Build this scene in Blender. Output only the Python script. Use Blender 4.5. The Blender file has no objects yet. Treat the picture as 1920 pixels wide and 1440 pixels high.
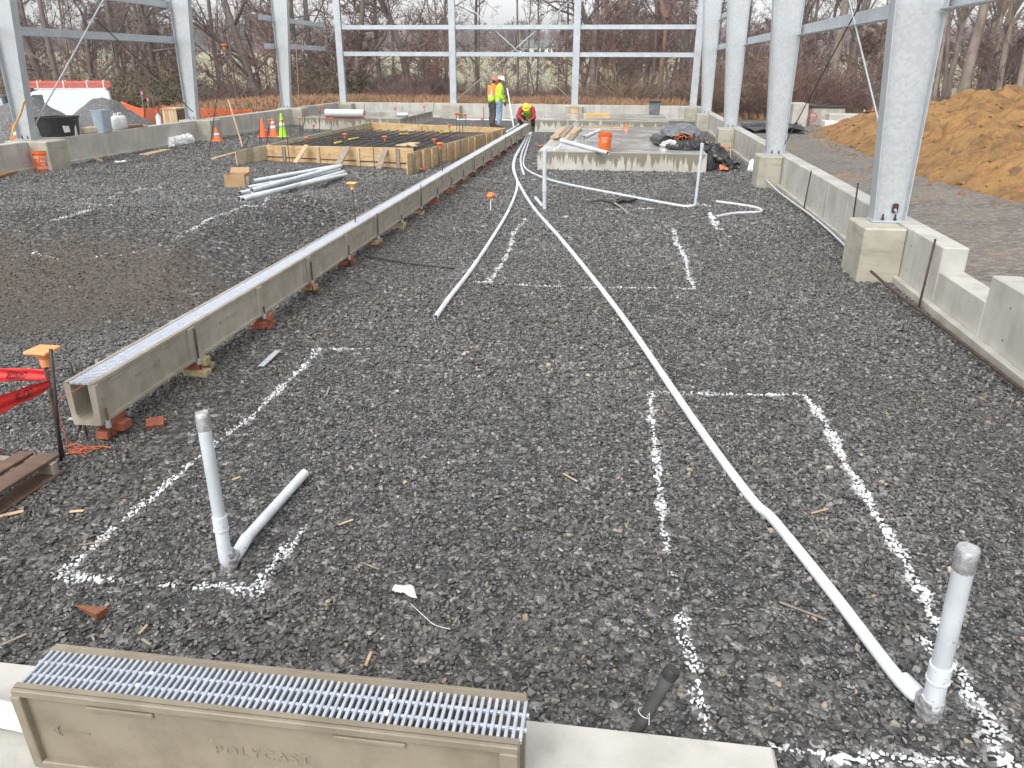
import bpy, bmesh, math, random
import numpy as np
from mathutils import Vector, Matrix, noise
from math import radians, pi, sin, cos, sqrt, tan, atan2, floor
SC = bpy.context.scene
R_ = random.Random(7)

# ------------------------------------------------------------------ camera
CF, CP, CYW, CRO, CH = 1449.0, radians(22.40), radians(7.69), radians(.29), 2.33
cd = bpy.data.cameras.new('camera'); cam = bpy.data.objects.new('camera', cd); SC.collection.objects.link(cam)
fwd = Vector((-sin(CYW)*cos(CP), cos(CYW)*cos(CP), -sin(CP))); rt = Vector((cos(CYW), sin(CYW), 0)); upv = rt.cross(fwd)
rt2 = rt*cos(CRO)+upv*sin(CRO); up2 = -rt*sin(CRO)+upv*cos(CRO)
m = Matrix((rt2, up2, -fwd)).transposed().to_4x4(); m.translation = Vector((0, 0, CH)); cam.matrix_world = m
cd.sensor_fit = 'HORIZONTAL'; cd.sensor_width = 36; cd.lens = CF/1920*36; cd.clip_start = .05; cd.clip_end = 3000
SC.camera = cam
# ------------------------------------------------------------------ light
W = bpy.data.worlds.new('World'); SC.world = W; W.use_nodes = True; nt = W.node_tree
for n in list(nt.nodes): nt.nodes.remove(n)
SUN_EL, SUN_AZ = radians(52), radians(200)
sk = nt.nodes.new('ShaderNodeTexSky'); sk.sky_type = 'NISHITA'; sk.sun_disc = False
sk.sun_elevation = SUN_EL; sk.sun_rotation = SUN_AZ; sk.air_density = 1.0; sk.dust_density = 3.0; sk.ozone_density = 1.0
hs = nt.nodes.new('ShaderNodeHueSaturation'); hs.inputs['Saturation'].default_value = .12
bg = nt.nodes.new('ShaderNodeBackground'); bg.inputs[1].default_value = .15
wo = nt.nodes.new('ShaderNodeOutputWorld')
nt.links.new(sk.outputs[0], hs.inputs['Color']); nt.links.new(hs.outputs[0], bg.inputs[0]); nt.links.new(bg.outputs[0], wo.inputs[0])
sd = bpy.data.lights.new('sun', 'SUN'); sd.energy = .55; sd.angle = radians(35); sd.color = (1, .985, .96)
so = bpy.data.objects.new('sun', sd); SC.collection.objects.link(so)
so.rotation_euler = (radians(90)-SUN_EL, 0, radians(180)-SUN_AZ)
SC.view_settings.view_transform = 'Standard'; SC.view_settings.look = 'None'; SC.view_settings.gamma = 1
SC.view_settings.exposure = 1.08

# ------------------------------------------------------------------ pixel helpers (photo pixels, 1920 x 1440)
def ray(u, v): return fwd + rt2*((u-960)/CF) + up2*((720-v)/CF)
def gz(u, v, z=0.0):
    d = ray(u, v); t = (z-CH)/d.z; return Vector((d.x*t, d.y*t, z))
def atY(u, v, Y):
    d = ray(u, v); t = Y/d.y; return Vector((d.x*t, Y, CH+d.z*t))
def atX(u, v, X):
    d = ray(u, v); t = X/d.x; return Vector((X, d.y*t, CH+d.z*t))
def sm(a, b, x):
    t = max(0.0, min(1.0, (x-a)/(b-a))); return t*t*(3-2*t)
def hgt(x, y):
    """height of the gravel yard"""
    z = 0.0
    z += .36*sm(7.3, 8.9, y+.12*(x+6))*(1-sm(10, 15.5, y))*(1-sm(-5.4, -4.1, x))*(1-sm(11, 13, -x)) + .12*math.exp(-((x+7.6)/1.6)**2-((y-9.6)/.8)**2)
    z += .16*math.exp(-((x+9.5)/2.2)**2-((y-11.2)/1.2)**2)
    z -= .26*math.exp(-((x+6.5)/2.0)**2-((y-6.9)/1.25)**2)
    z += .16*math.exp(-((x+4.9)/.7)**2-((y-11.6)/1.6)**2)
    z += .12*math.exp(-((x+8.6)/1.0)**2-((y-14.3)/.5)**2)
    z += .10*math.exp(-((x+6.0)/.8)**2-((y-14.0)/.7)**2)
    z += .07*math.exp(-((x+11.6)/.8)**2-((y-13.0)/.5)**2)
    z += .08*math.exp(-((x+4.6)/.5)**2-((y-16.2)/.8)**2)
    z -= .05*math.exp(-((x-2.7)/.35)**2)*sm(3, 5, y)*(1-sm(12, 16, y))*0
    n = noise.noise(Vector((x*.55, y*.55, 3.1)))*.035 + noise.noise(Vector((x*1.7, y*1.7, 9.1)))*.016
    lft = 1-sm(-4.2, -3.0, x)
    z += n*(.35+1.6*lft)
    # outside the building on the left the yard falls away
    z -= .9*sm(16.5, 26, -x)
    if x > 3.5: z += .10*sm(3.5, 5, x)
    return z
def G(u, v, dz=0.0):
    d = ray(u, v); t = (.75-CH)/d.z; st = .04/max(.05, sqrt(d.x*d.x+d.y*d.y)); lo = t
    while t < 80:
        if CH+d.z*t <= hgt(d.x*t, d.y*t): break
        lo = t; t += st
    for _ in range(10):
        m_ = (lo+t)/2
        if CH+d.z*m_ <= hgt(d.x*m_, d.y*m_): t = m_
        else: lo = m_
    return Vector((d.x*t, d.y*t, hgt(d.x*t, d.y*t)+dz))
def onG(x, y, dz=0.0): return Vector((x, y, hgt(x, y)+dz))
def zat(u, v, x, y):
    """height over (x, y) that shows at photo row v"""
    d = ray(u, v); t = sqrt((x*x+y*y)/(d.x*d.x+d.y*d.y)); return CH+d.z*t

# ------------------------------------------------------------------ materials
MATS = {}
def mat(name, c1, c2=None, scale=6, rough=.6, metal=0, bump=0., bscale=60, streak=None, sscale=(9, 9, .5), samt=.5,
        spots=None, spscale=30, spth=.62, rvar=.15, grain=None, spec=.5, vor=None, alpha=1, rnd=0., drip=None, trans=0, coat=0, contrast=(.35, .65)):
    if name in MATS: return MATS[name]
    M = bpy.data.materials.new(name); M.use_nodes = True; nt = M.node_tree; N = nt.nodes; L = nt.links
    b = N['Principled BSDF']; b.inputs['Metallic'].default_value = metal
    b.inputs['Specular IOR Level'].default_value = spec
    if coat: b.inputs['Coat Weight'].default_value = coat; b.inputs['Coat Roughness'].default_value = .12
    if trans: b.inputs['Transmission Weight'].default_value = trans
    tc = N.new('ShaderNodeTexCoord'); oi = N.new('ShaderNodeObjectInfo')
    vm = N.new('ShaderNodeVectorMath'); vm.operation = 'ADD'; L.new(tc.outputs['Object'], vm.inputs[0])
    vs = N.new('ShaderNodeVectorMath'); vs.operation = 'SCALE'; vs.inputs[0].default_value = (31, 17, 23); L.new(oi.outputs['Random'], vs.inputs['Scale'])
    L.new(vs.outputs[0], vm.inputs[1]); co = vm.outputs[0]
    def nz(sc, vec=None, det=5, r=.6):
        n = N.new('ShaderNodeTexNoise'); n.inputs['Scale'].default_value = sc; n.inputs['Detail'].default_value = det; n.inputs['Roughness'].default_value = r
        L.new(vec or co, n.inputs['Vector']); return n.outputs['Fac']
    def mp(s):
        a = N.new('ShaderNodeMapping'); a.inputs['Scale'].default_value = s; L.new(co, a.inputs['Vector']); return a.outputs[0]
    def ramp(src, a, bb):
        r = N.new('ShaderNodeMapRange'); r.inputs['From Min'].default_value = a; r.inputs['From Max'].default_value = bb; r.interpolation_type = 'SMOOTHSTEP'
        L.new(src, r.inputs['Value']); return r.outputs[0]
    def mix(fac, A, B):
        x = N.new('ShaderNodeMix'); x.data_type = 'RGBA'
        if isinstance(fac, float): x.inputs[0].default_value = fac
        else: L.new(fac, x.inputs[0])
        for i, q in ((6, A), (7, B)):
            if isinstance(q, tuple): x.inputs[i].default_value = (*q[:3], 1)
            else: L.new(q, x.inputs[i])
        return x.outputs[2]
    def mul(a, k):
        x = N.new('ShaderNodeMath'); x.operation = 'MULTIPLY'; L.new(a, x.inputs[0])
        if isinstance(k, float): x.inputs[1].default_value = k
        else: L.new(k, x.inputs[1])
        return x.outputs[0]
    if c2 is None: c2 = tuple(c*.8 for c in c1)
    if vor:
        v = N.new('ShaderNodeTexVoronoi'); v.inputs['Scale'].default_value = vor; L.new(co, v.inputs['Vector'])
        sp = N.new('ShaderNodeSeparateColor'); L.new(v.outputs['Color'], sp.inputs[0])
        vv = N.new('ShaderNodeMath'); vv.operation = 'MULTIPLY_ADD'; L.new(sp.outputs[0], vv.inputs[0]); vv.inputs[1].default_value = .5
        L.new(mul(nz(scale), .5), vv.inputs[2]); col = mix(ramp(vv.outputs[0], .25, .75), c1, c2)
    else: col = mix(ramp(nz(scale), *contrast), c1, c2)
    if grain is not None:
        g = nz(1.0, mp(grain), 8, .65); col = mix(mul(ramp(g, .38, .66), .75), col, tuple(c*.55 for c in c1))
    if streak is not None:
        sn = nz(1.0, mp(sscale), 6, .6)
        if drip:
            sx_ = N.new('ShaderNodeSeparateXYZ'); L.new(tc.outputs['Object'], sx_.inputs[0]); ma = N.new('ShaderNodeMath'); ma.operation = 'MULTIPLY_ADD'; L.new(sx_.outputs[2], ma.inputs[0]); ma.inputs[1].default_value = drip[1]; ma.inputs[2].default_value = -drip[0]*drip[1]; mb_ = N.new('ShaderNodeMath'); mb_.operation = 'ADD'; L.new(sn, mb_.inputs[0]); L.new(ma.outputs[0], mb_.inputs[1]); sn = mb_.outputs[0]
        s = ramp(sn, .5, .56 if drip else .68); s = mul(s, samt); col = mix(s, col, streak)
    if spots is not None:
        col = mix(ramp(nz(spscale, None, 3), spth, spth+.05), col, spots)
    if rnd:
        h = N.new('ShaderNodeHueSaturation'); r = N.new('ShaderNodeMapRange'); r.inputs['To Min'].default_value = 1-rnd; r.inputs['To Max'].default_value = 1+rnd
        L.new(oi.outputs['Random'], r.inputs['Value']); L.new(r.outputs[0], h.inputs['Value']); L.new(col, h.inputs['Color']); col = h.outputs[0]
    L.new(col, b.inputs['Base Color'])
    rr = N.new('ShaderNodeMapRange'); rr.inputs['To Min'].default_value = max(.03, rough-rvar); rr.inputs['To Max'].default_value = min(1, rough+rvar)
    rr.inputs['From Min'].default_value = .3; rr.inputs['From Max'].default_value = .7
    L.new(nz(scale*1.7), rr.inputs['Value']); L.new(rr.outputs[0], b.inputs['Roughness'])
    if bump:
        bn = N.new('ShaderNodeBump'); bn.inputs['Strength'].default_value = 1; bn.inputs['Distance'].default_value = bump
        L.new(nz(bscale, None, 6), bn.inputs['Height']); L.new(bn.outputs[0], b.inputs['Normal'])
    if alpha < 1: b.inputs['Alpha'].default_value = alpha
    MATS[name] = M; return M

# ------------------------------------------------------------------ mesh builder
def axes(d, up=(0, 0, 1)):
    d = Vector(d).normalized(); up = Vector(up)
    if abs(d.dot(up)) > .985: up = Vector((0, 1, 0)) if abs(d.y) < .9 else Vector((1, 0, 0))
    s = d.cross(up).normalized(); u = s.cross(d).normalized(); return d, s, u
class MB:
    def __init__(s): s.v = []; s.f = []; s.m = []
    def add(s, vs, fs, mi=0):
        o = len(s.v); s.v.extend(Vector(p) for p in vs); s.f.extend(tuple(i+o for i in f) for f in fs); s.m.extend([mi]*len(fs)); return s
    def merge(s, o, M=None, mi=None):
        vs = [M @ p for p in o.v] if M is not None else o.v
        k = len(s.v); s.v.extend(vs); s.f.extend(tuple(i+k for i in f) for f in o.f); s.m.extend(o.m if mi is None else [mi]*len(o.f)); return s
    def obox(s, c, X, Y, Z, hx, hy, hz, ch=.004, mi=0):
        """box, half sizes, chamfered"""
        c = Vector(c); ch = min(ch, hx*.45, hy*.45, hz*.45); vs = []; idx = {}
        for a in (-1, 1):
            for b in (-1, 1):
                for d in (-1, 1):
                    for k in range(3):
                        e = [hx, hy, hz]
                        for j in range(3):
                            if j != k: e[j] -= ch
                        idx[(a, b, d, k)] = len(vs); vs.append(c+X*(a*e[0])+Y*(b*e[1])+Z*(d*e[2]))
        F = []
        def q(*t): F.append(tuple(idx[i] for i in t))
        for a in (-1, 1):
            r = [(a, -1, -1, 0), (a, 1, -1, 0), (a, 1, 1, 0), (a, -1, 1, 0)]; q(*(r if a > 0 else r[::-1]))
            r = [(-1, a, -1, 1), (-1, a, 1, 1), (1, a, 1, 1), (1, a, -1, 1)]; q(*(r if a > 0 else r[::-1]))
            r = [(-1, -1, a, 2), (1, -1, a, 2), (1, 1, a, 2), (-1, 1, a, 2)]; q(*(r if a > 0 else r[::-1]))
        for a in (-1, 1):
            for b in (-1, 1):
                q((a, b, -1, 0), (a, b, 1, 0), (a, b, 1, 1), (a, b, -1, 1)) if a*b < 0 else q((a, b, -1, 1), (a, b, 1, 1), (a, b, 1, 0), (a, b, -1, 0))
                q((a, -1, b, 0), (a, 1, b, 0), (a, 1, b, 2), (a, -1, b, 2)) if a*b > 0 else q((a, -1, b, 2), (a, 1, b, 2), (a, 1, b, 0), (a, -1, b, 0))
                q((-1, a, b, 1), (1, a, b, 1), (1, a, b, 2), (-1, a, b, 2)) if a*b < 0 else q((-1, a, b, 2), (1, a, b, 2), (1, a, b, 1), (-1, a, b, 1))
                for d in (-1, 1):
                    t = [(a, b, d, 0), (a, b, d, 1), (a, b, d, 2)]; q(*(t if a*b*d > 0 else t[::-1]))
        return s.add(vs, F, mi)
    def box(s, x0, x1, y0, y1, z0, z1, ch=.004, rz=0, mi=0):
        c = Vector(((x0+x1)/2, (y0+y1)/2, (z0+z1)/2)); X = Vector((cos(rz), sin(rz), 0)); Y = Vector((-sin(rz), cos(rz), 0))
        return s.obox(c, X, Y, Vector((0, 0, 1)), (x1-x0)/2, (y1-y0)/2, (z1-z0)/2, ch, mi)
    def beam(s, a, b, w, h, up=(0, 0, 1), ch=.003, mi=0):
        """w = width sideways, h = height along up"""
        a = Vector(a); b = Vector(b); d, sd_, u = axes(b-a, up)
        return s.obox((a+b)/2, sd_, d, u, w/2, (b-a).length/2, h/2, ch, mi)
    def tube(s, pts, r, n=8, caps=True, mi=0, up=(0, 0, 1)):
        pts = [Vector(p) for p in pts]; k = len(pts)
        if not hasattr(r, '__len__'): r = [r]*k
        vs = []; ref = Vector(up)
        for i, p in enumerate(pts):
            d = (pts[min(i+1, k-1)]-pts[max(i-1, 0)])
            if d.length < 1e-9: d = Vector((0, 0, 1))
            d.normalize()
            if abs(d.dot(ref)) > .95: ref = Vector((1, 0, 0)) if abs(d.x) < .8 else Vector((0, 1, 0))
            a = d.cross(ref).normalized(); b = a.cross(d).normalized()
            for j in range(n):
                t = 2*pi*j/n; vs.append(p+a*(cos(t)*r[i])+b*(sin(t)*r[i]))
            ref = b
        fs = [(i*n+j, i*n+(j+1) % n, (i+1)*n+(j+1) % n, (i+1)*n+j) for i in range(k-1) for j in range(n)]
        if caps: fs.append(tuple(range(n))[::-1]); fs.append(tuple(range((k-1)*n, k*n)))
        return s.add(vs, fs, mi)
    def pipe(s, pts, r, t=.004, n=14, mi=0):
        """hollow pipe: outer tube, short inner tube at each end"""
        s.tube(pts, r, n, False, mi); pts = [Vector(p) for p in pts]
        for a, b in ((pts[0], pts[1]), (pts[-1], pts[-2])):
            d, x, y = axes(b-a); vs = []
            for rr, q in ((r, 0), (r-t, 0), (r-t, min(.15, (b-a).length*.8))):
                for j in range(n): vs.append(a+d*q+x*(cos(2*pi*j/n)*rr)+y*(sin(2*pi*j/n)*rr))
            fs = [(k*n+j, k*n+(j+1) % n, (k+1)*n+(j+1) % n, (k+1)*n+j) for k in range(2) for j in range(n)]
            s.add(vs, fs, mi); s.add(vs[2*n:], [tuple(range(n))], mi+0)
        return s
    def lathe(s, prof, c=(0, 0, 0), n=20, mi=0, ax=None, sx=1, sy=1):
        c = Vector(c)
        if ax is None: D, X, Y = Vector((0, 0, 1)), Vector((1, 0, 0)), Vector((0, 1, 0))
        else: D, X, Y = axes(ax)
        vs = []
        for r, z in prof:
            for j in range(n): vs.append(c+X*(cos(2*pi*j/n)*r*sx)+Y*(sin(2*pi*j/n)*r*sy)+D*z)
        k = len(prof); fs = [(i*n+j, i*n+(j+1) % n, (i+1)*n+(j+1) % n, (i+1)*n+j) for i in range(k-1) for j in range(n)]
        if prof[0][0] > 1e-6: fs.append(tuple(range(n))[::-1])
        if prof[-1][0] > 1e-6: fs.append(tuple(range((k-1)*n, k*n)))
        return s.add(vs, fs, mi)
    def prism(s, poly, a, b, up=(0, 0, 1), mi=0, caps=True):
        """closed 2D outline (side, up) extruded from a to b"""
        a = Vector(a); b = Vector(b); d, x, u = axes(b-a, up); n = len(poly)
        vs = [a+x*p[0]+u*p[1] for p in poly]+[b+x*p[0]+u*p[1] for p in poly]
        fs = [(i, (i+1) % n, n+(i+1) % n, n+i) for i in range(n)]
        if caps: fs += [tuple(range(n))[::-1], tuple(range(n, 2*n))]
        return s.add(vs, fs, mi)
    def ball(s, c, r, n=8, mi=0, M=None):
        c = Vector(c); r = Vector(r) if hasattr(r, '__len__') else Vector((r, r, r)); vs = []; k = n//2+1
        for i in range(k+1):
            ph = pi*i/k
            for j in range(n):
                p = Vector((sin(ph)*cos(2*pi*j/n)*r.x, sin(ph)*sin(2*pi*j/n)*r.y, cos(ph)*r.z))
                vs.append(c+(M @ p if M is not None else p))
        fs = [(i*n+j, (i+1)*n+j, (i+1)*n+(j+1) % n, i*n+(j+1) % n) for i in range(k) for j in range(n)]
        return s.add(vs, fs, mi)
    def jitter(s, a, sc=3.0, seed=0):
        for i, p in enumerate(s.v): s.v[i] = p+noise.noise_vector(p*sc+Vector((seed, 0, 0)))*a
        return s
    def build(s, name, mt, parent=None, smooth=False, weld=True, autosm=None):
        off = Vector((0, 0, 0))
        if parent is not None:
            q = parent
            while q is not None: off = off+q.location; q = q.parent
        me = bpy.data.meshes.new(name); me.from_pydata([tuple(p-off) for p in s.v], [], s.f)
        for x in (mt if isinstance(mt, (list, tuple)) else [mt]): me.materials.append(x)
        me.polygons.foreach_set('material_index', s.m)
        if weld:
            bm = bmesh.new(); bm.from_mesh(me); bmesh.ops.remove_doubles(bm, verts=bm.verts, dist=1e-5)
            bmesh.ops.recalc_face_normals(bm, faces=bm.faces); bm.to_mesh(me); bm.free()
        if smooth:
            me.polygons.foreach_set('use_smooth', [True]*len(me.polygons))
            if autosm: me.set_sharp_from_angle(angle=radians(autosm))
        me.update(); o = bpy.data.objects.new(name, me); SC.collection.objects.link(o)
        if parent is not None: o.parent = parent
        return o
def tag(o, label=None, cat=None, group=None, kind=None):
    if label: o['label'] = label
    if cat: o['category'] = cat
    if group: o['group'] = group
    if kind: o['kind'] = kind
    return o
def thing(name, label, cat, loc=(0, 0, 0), group=None):
    o = bpy.data.objects.new(name, None); SC.collection.objects.link(o); o.location = loc; o.empty_display_size = .1
    return tag(o, label, cat, group)
def dup(root, loc=None, rz=None, label=None, group=None, scale=None, parent=None):
    r = root.copy(); SC.collection.objects.link(r)
    for k in [k for k in r.keys() if k in ('label',) and label]: del r[k]
    if loc is not None: r.location = loc
    if rz is not None: r.rotation_euler = (root.rotation_euler[0], root.rotation_euler[1], rz)
    if scale is not None: r.scale = scale if hasattr(scale, '__len__') else (scale,)*3
    if label: r['label'] = label
    if group: r['group'] = group
    if parent is not None: r.parent = parent
    for ch in root.children:
        c = ch.copy(); SC.collection.objects.link(c); c.parent = r
        for g2 in ch.children:
            d = g2.copy(); SC.collection.objects.link(d); d.parent = c
    return r
def remesh(mb, name, mt, vox=.012, parent=None, smooth_it=2, disp=0, dsc=6):
    """fuse overlapping solids into one continuous surface"""
    off = Vector((0, 0, 0)); q = parent
    while q is not None: off = off+q.location; q = q.parent
    me = bpy.data.meshes.new(name); me.from_pydata([tuple(p-off) for p in mb.v], [], mb.f); me.update()
    bm = bmesh.new(); bm.from_mesh(me); bmesh.ops.remove_doubles(bm, verts=bm.verts, dist=1e-6); bmesh.ops.recalc_face_normals(bm, faces=bm.faces); bm.to_mesh(me); bm.free()
    o = bpy.data.objects.new(name, me); SC.collection.objects.link(o)
    r = o.modifiers.new('r', 'REMESH'); r.mode = 'VOXEL'; r.voxel_size = vox
    if smooth_it: k = o.modifiers.new('s', 'SMOOTH'); k.iterations = smooth_it; k.factor = .5
    dg = bpy.context.evaluated_depsgraph_get(); ev = o.evaluated_get(dg); nm = bpy.data.meshes.new_from_object(ev)
    o.modifiers.clear(); old = o.data; o.data = nm; bpy.data.meshes.remove(old); nm.name = name
    if disp:
        for v in nm.vertices:
            p = v.co*dsc; v.co += v.normal*(noise.fractal(p, 1., 2., 3)*disp)
    nm.materials.clear(); nm.materials.append(mt); nm.polygons.foreach_set('use_smooth', [True]*len(nm.polygons)); nm.update()
    if parent is not None: o.parent = parent
    return o
FONT = {}
def text_mb(txt, size, depth=.002, spacing=1.0, shear=0):
    cu = bpy.data.curves.new('t', 'FONT'); cu.body = txt; cu.size = size; cu.extrude = depth; cu.align_x = 'CENTER'; cu.align_y = 'CENTER'
    cu.space_character = spacing; cu.resolution_u = 2; cu.shear = shear
    o = bpy.data.objects.new('t', cu); SC.collection.objects.link(o); dg = bpy.context.evaluated_depsgraph_get()
    me = bpy.data.meshes.new_from_object(o.evaluated_get(dg)); b = MB()
    b.add([v.co.copy() for v in me.vertices], [tuple(p.vertices) for p in me.polygons])
    bpy.data.objects.remove(o); bpy.data.curves.remove(cu); bpy.data.meshes.remove(me); return b
def place_text(mb, tmb, c, right, up, mi=0):
    right = Vector(right).normalized(); up = Vector(up).normalized(); n = right.cross(up)
    M = Matrix((right, up, n)).transposed().to_4x4(); M.translation = Vector(c); mb.merge(tmb, M, mi); return mb
def capsule(mb, a, ra, b, rb, n=12):
    a = Vector(a); b = Vector(b); mb.ball(a, ra, n); mb.ball(b, rb, n); mb.tube([a, b], [ra, rb], n); return mb
def bez(pts, n=8):
    """Catmull-Rom through pts"""
    P = [Vector(p) for p in pts]; P = [P[0]*2-P[1]]+P+[P[-1]*2-P[-2]]; out = []
    for i in range(1, len(P)-2):
        for k in range(n):
            t = k/n; a, b, c, d = P[i-1:i+3]
            out.append(.5*((2*b)+(c-a)*t+(2*a-5*b+4*c-d)*t*t+(3*b-a-3*c+d)*t**3))
    out.append(P[-2]); return out

# ------------------------------------------------------------------ palette
m_conc = mat('concrete', (.46, .44, .39), (.36, .345, .30), scale=2.5, rough=.7, bump=.002, bscale=45, streak=(.22, .21, .17), sscale=(5, 5, .7), samt=.45, spots=(.2, .19, .16), spscale=55, spth=.7)
m_conc_pale = mat('concrete_pale', (.50, .487, .445), (.40, .39, .35), scale=1.8, rough=.5, rvar=.2, bump=.0015, bscale=50, streak=(.30, .285, .24), sscale=(4, 4, .5), samt=.5, spots=(.3, .29, .26), spscale=80, spth=.72)
m_pier = mat('pier_concrete', (.42, .395, .32), (.33, .315, .26), scale=3, rough=.65, bump=.003, bscale=18, streak=(.20, .19, .14), sscale=(2, 2, 14), samt=.45)
m_wetside = mat('stained_concrete', (.52, .50, .44), (.42, .40, .34), scale=3, rough=.55, bump=.002, bscale=40, streak=(.17, .155, .11), sscale=(13, 13, .45), samt=.9, drip=(.20, .75))
m_slabtop = mat('wet_concrete', (.50, .495, .475), (.36, .355, .335), scale=.8, rough=.15, rvar=.11, spec=.7, contrast=(.42, .58))
m_poly = mat('polymer_concrete', (.41, .37, .30), (.33, .295, .235), scale=5, rough=.6, bump=.0012, bscale=120, spots=(.55, .52, .45), spscale=38, spth=.73, streak=(.24, .20, .14), sscale=(4, 4, 1.5), samt=.5, rnd=.08)
m_polyw = mat('wet_polymer_concrete', (.25, .215, .16), (.19, .16, .115), scale=5, rough=.5, bump=.0012, bscale=120, spots=(.5, .48, .42), spscale=38, spth=.74, streak=(.32, .285, .22), sscale=(1.5, 4, 1.5), samt=.6)
m_poly_in = mat('channel_inside', (.24, .2, .14), (.17, .14, .1), scale=5, rough=.6)
m_galv = mat('galvanised_steel', (.43, .455, .472), (.50, .522, .535), scale=2.2, rough=.45, metal=.3, vor=26, rvar=.12, streak=(.42, .45, .47), sscale=(3, 3, .6), samt=.5)
m_galvd = mat('galvanised_girt', (.42, .46, .49), (.49, .525, .55), scale=3, rough=.42, metal=.3)
m_grate = mat('galvanised_grate', (.50, .535, .59), (.41, .44, .50), scale=30, rough=.4, metal=.25)
m_pvc = mat('grey_pvc', (.57, .60, .625), (.47, .50, .525), scale=5, rough=.38, spots=(.27, .26, .23), spscale=45, spth=.66)
m_pvcw = mat('pale_pvc', (.70, .74, .77), (.60, .64, .68), scale=3, rough=.35, spots=(.33, .31, .27), spscale=40, spth=.66, streak=(.5, .5, .47), sscale=(3, 3, 3), samt=.6)
m_tape = mat('duct_tape', (.58, .58, .59), (.36, .36, .37), scale=22, rough=.28, metal=.5, bump=.006, bscale=30)
m_rust = mat('rusty_steel', (.10, .06, .045), (.05, .035, .03), scale=20, rough=.75, metal=.2, bump=.001, bscale=200)
m_dark = mat('dark_steel', (.035, .034, .036), (.06, .05, .045), scale=20, rough=.5, metal=.4)
m_cap = mat('orange_cap', (.75, .20, .06), (.62, .15, .05), scale=12, rough=.5)
m_capl = mat('faded_orange_cap', (.85, .38, .15), (.72, .28, .09), scale=12, rough=.5)
m_capy = mat('yellow_cap', (.80, .55, .15), (.7, .4, .12), scale=12, rough=.5)
m_woodl = mat('fresh_timber', (.64, .47, .29), (.52, .36, .20), scale=3, rough=.65, grain=(22, 22, 2.2), rnd=.16)
m_woodg = mat('weathered_timber', (.33, .28, .23), (.24, .2, .17), scale=3, rough=.7, grain=(22, 22, 2.2), rnd=.12)
m_ply = mat('form_plywood', (.64, .46, .25), (.50, .34, .16), scale=2.2, rough=.6, streak=(.25, .11, .03), sscale=(3, 3, 1.2), samt=.7, grain=(3, 3, 25))
m_plyw = mat('wet_plywood', (.58, .51, .36), (.46, .38, .24), scale=2.2, rough=.6, streak=(.2, .15, .08), sscale=(4, 4, .8), samt=.6, grain=(3, 3, 25))
m_pallet = mat('wet_pallet_wood', (.17, .10, .065), (.10, .055, .035), scale=3, rough=.45, grain=(3, 30, 30), rnd=.15)
m_brick = mat('red_brick', (.36, .11, .055), (.25, .075, .04), scale=14, rough=.8, bump=.002, bscale=90, rnd=.2)
m_brickc = mat('cream_brick', (.45, .36, .22), (.33, .26, .15), scale=14, rough=.8, bump=.002, bscale=90, rnd=.15)
m_bucket = mat('orange_plastic', (.80, .17, .035), (.68, .12, .02), scale=6, rough=.4)
m_white = mat('white_plastic', (.78, .79, .78), (.66, .67, .66), scale=5, rough=.4)
m_black = mat('black_plastic', (.018, .018, .02), (.03, .03, .032), scale=8, rough=.38)
m_tarp = mat('black_tarp', (.02, .02, .022), (.05, .05, .055), scale=8, rough=.3, bump=.01, bscale=12)
m_tarpg = mat('silver_tarp', (.16, .17, .18), (.10, .105, .11), scale=6, rough=.3, bump=.012, bscale=10)
m_tarpo = mat('orange_tarp', (.75, .22, .08), (.6, .15, .05), scale=6, rough=.45, bump=.006, bscale=14)
m_card = mat('cardboard', (.42, .27, .15), (.35, .22, .12), scale=6, rough=.8)
m_red = mat('red_tape', (.72, .035, .03), (.62, .03, .03), scale=4, rough=.35)
m_lett = mat('black_lettering', (.015, .012, .012), rough=.5)
m_wlett = mat('white_lettering', (.75, .72, .68), rough=.5)
m_or = mat('orange_mesh', (.80, .16, .05), (.7, .12, .03), scale=6, rough=.5)
m_cone = mat('orange_cone', (.85, .17, .05), (.75, .13, .04), scale=6, rough=.5)
m_refl = mat('reflective_white', (.8, .8, .78), rough=.35)
m_lime = mat('lime_fabric', (.52, .85, .04), (.42, .74, .03), scale=9, rough=.7, bump=.01, bscale=9)
m_limec = mat('lime_plastic', (.45, .85, .03), rough=.5)
m_orf = mat('orange_fabric', (.85, .28, .05), (.75, .2, .04), scale=9, rough=.7, bump=.01, bscale=9)
m_redf = mat('red_fabric', (.38, .02, .03), (.28, .015, .025), scale=9, rough=.75, bump=.01, bscale=9)
m_denim = mat('blue_denim', (.17, .27, .42), (.25, .36, .50), scale=9, rough=.8, bump=.012, bscale=8)
m_dkf = mat('dark_fabric', (.05, .05, .045), (.08, .075, .06), scale=9, rough=.8, bump=.012, bscale=8)
m_skin = mat('skin', (.42, .22, .15), (.36, .18, .12), scale=9, rough=.5)
m_boot = mat('boot_leather', (.14, .07, .04), (.2, .1, .06), scale=9, rough=.6)
m_hatw = mat('white_hard_hat', (.8, .82, .82), rough=.3)
m_haty = mat('yellow_hard_hat', (.85, .66, .02), rough=.3)
m_hatr = mat('red_hard_hat', (.72, .12, .08), rough=.3)
m_hair = mat('dark_hair', (.03, .02, .015), rough=.6)
m_soil = mat('orange_soil', (.345, .185, .06), (.185, .10, .038), scale=2.6, rough=.95, bump=.12, bscale=7, streak=(.46, .28, .10), sscale=(1.3, 1.3, 1.3), samt=.45, spots=(.17, .10, .05), spscale=3.5, spth=.6)
m_bark = mat('grey_brown_bark', (.125, .098, .084), (.19, .155, .135), scale=2, rough=.9, bump=.03, bscale=9, streak=(.08, .06, .048), sscale=(6, 6, .8), samt=.6, rnd=.15)
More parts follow.
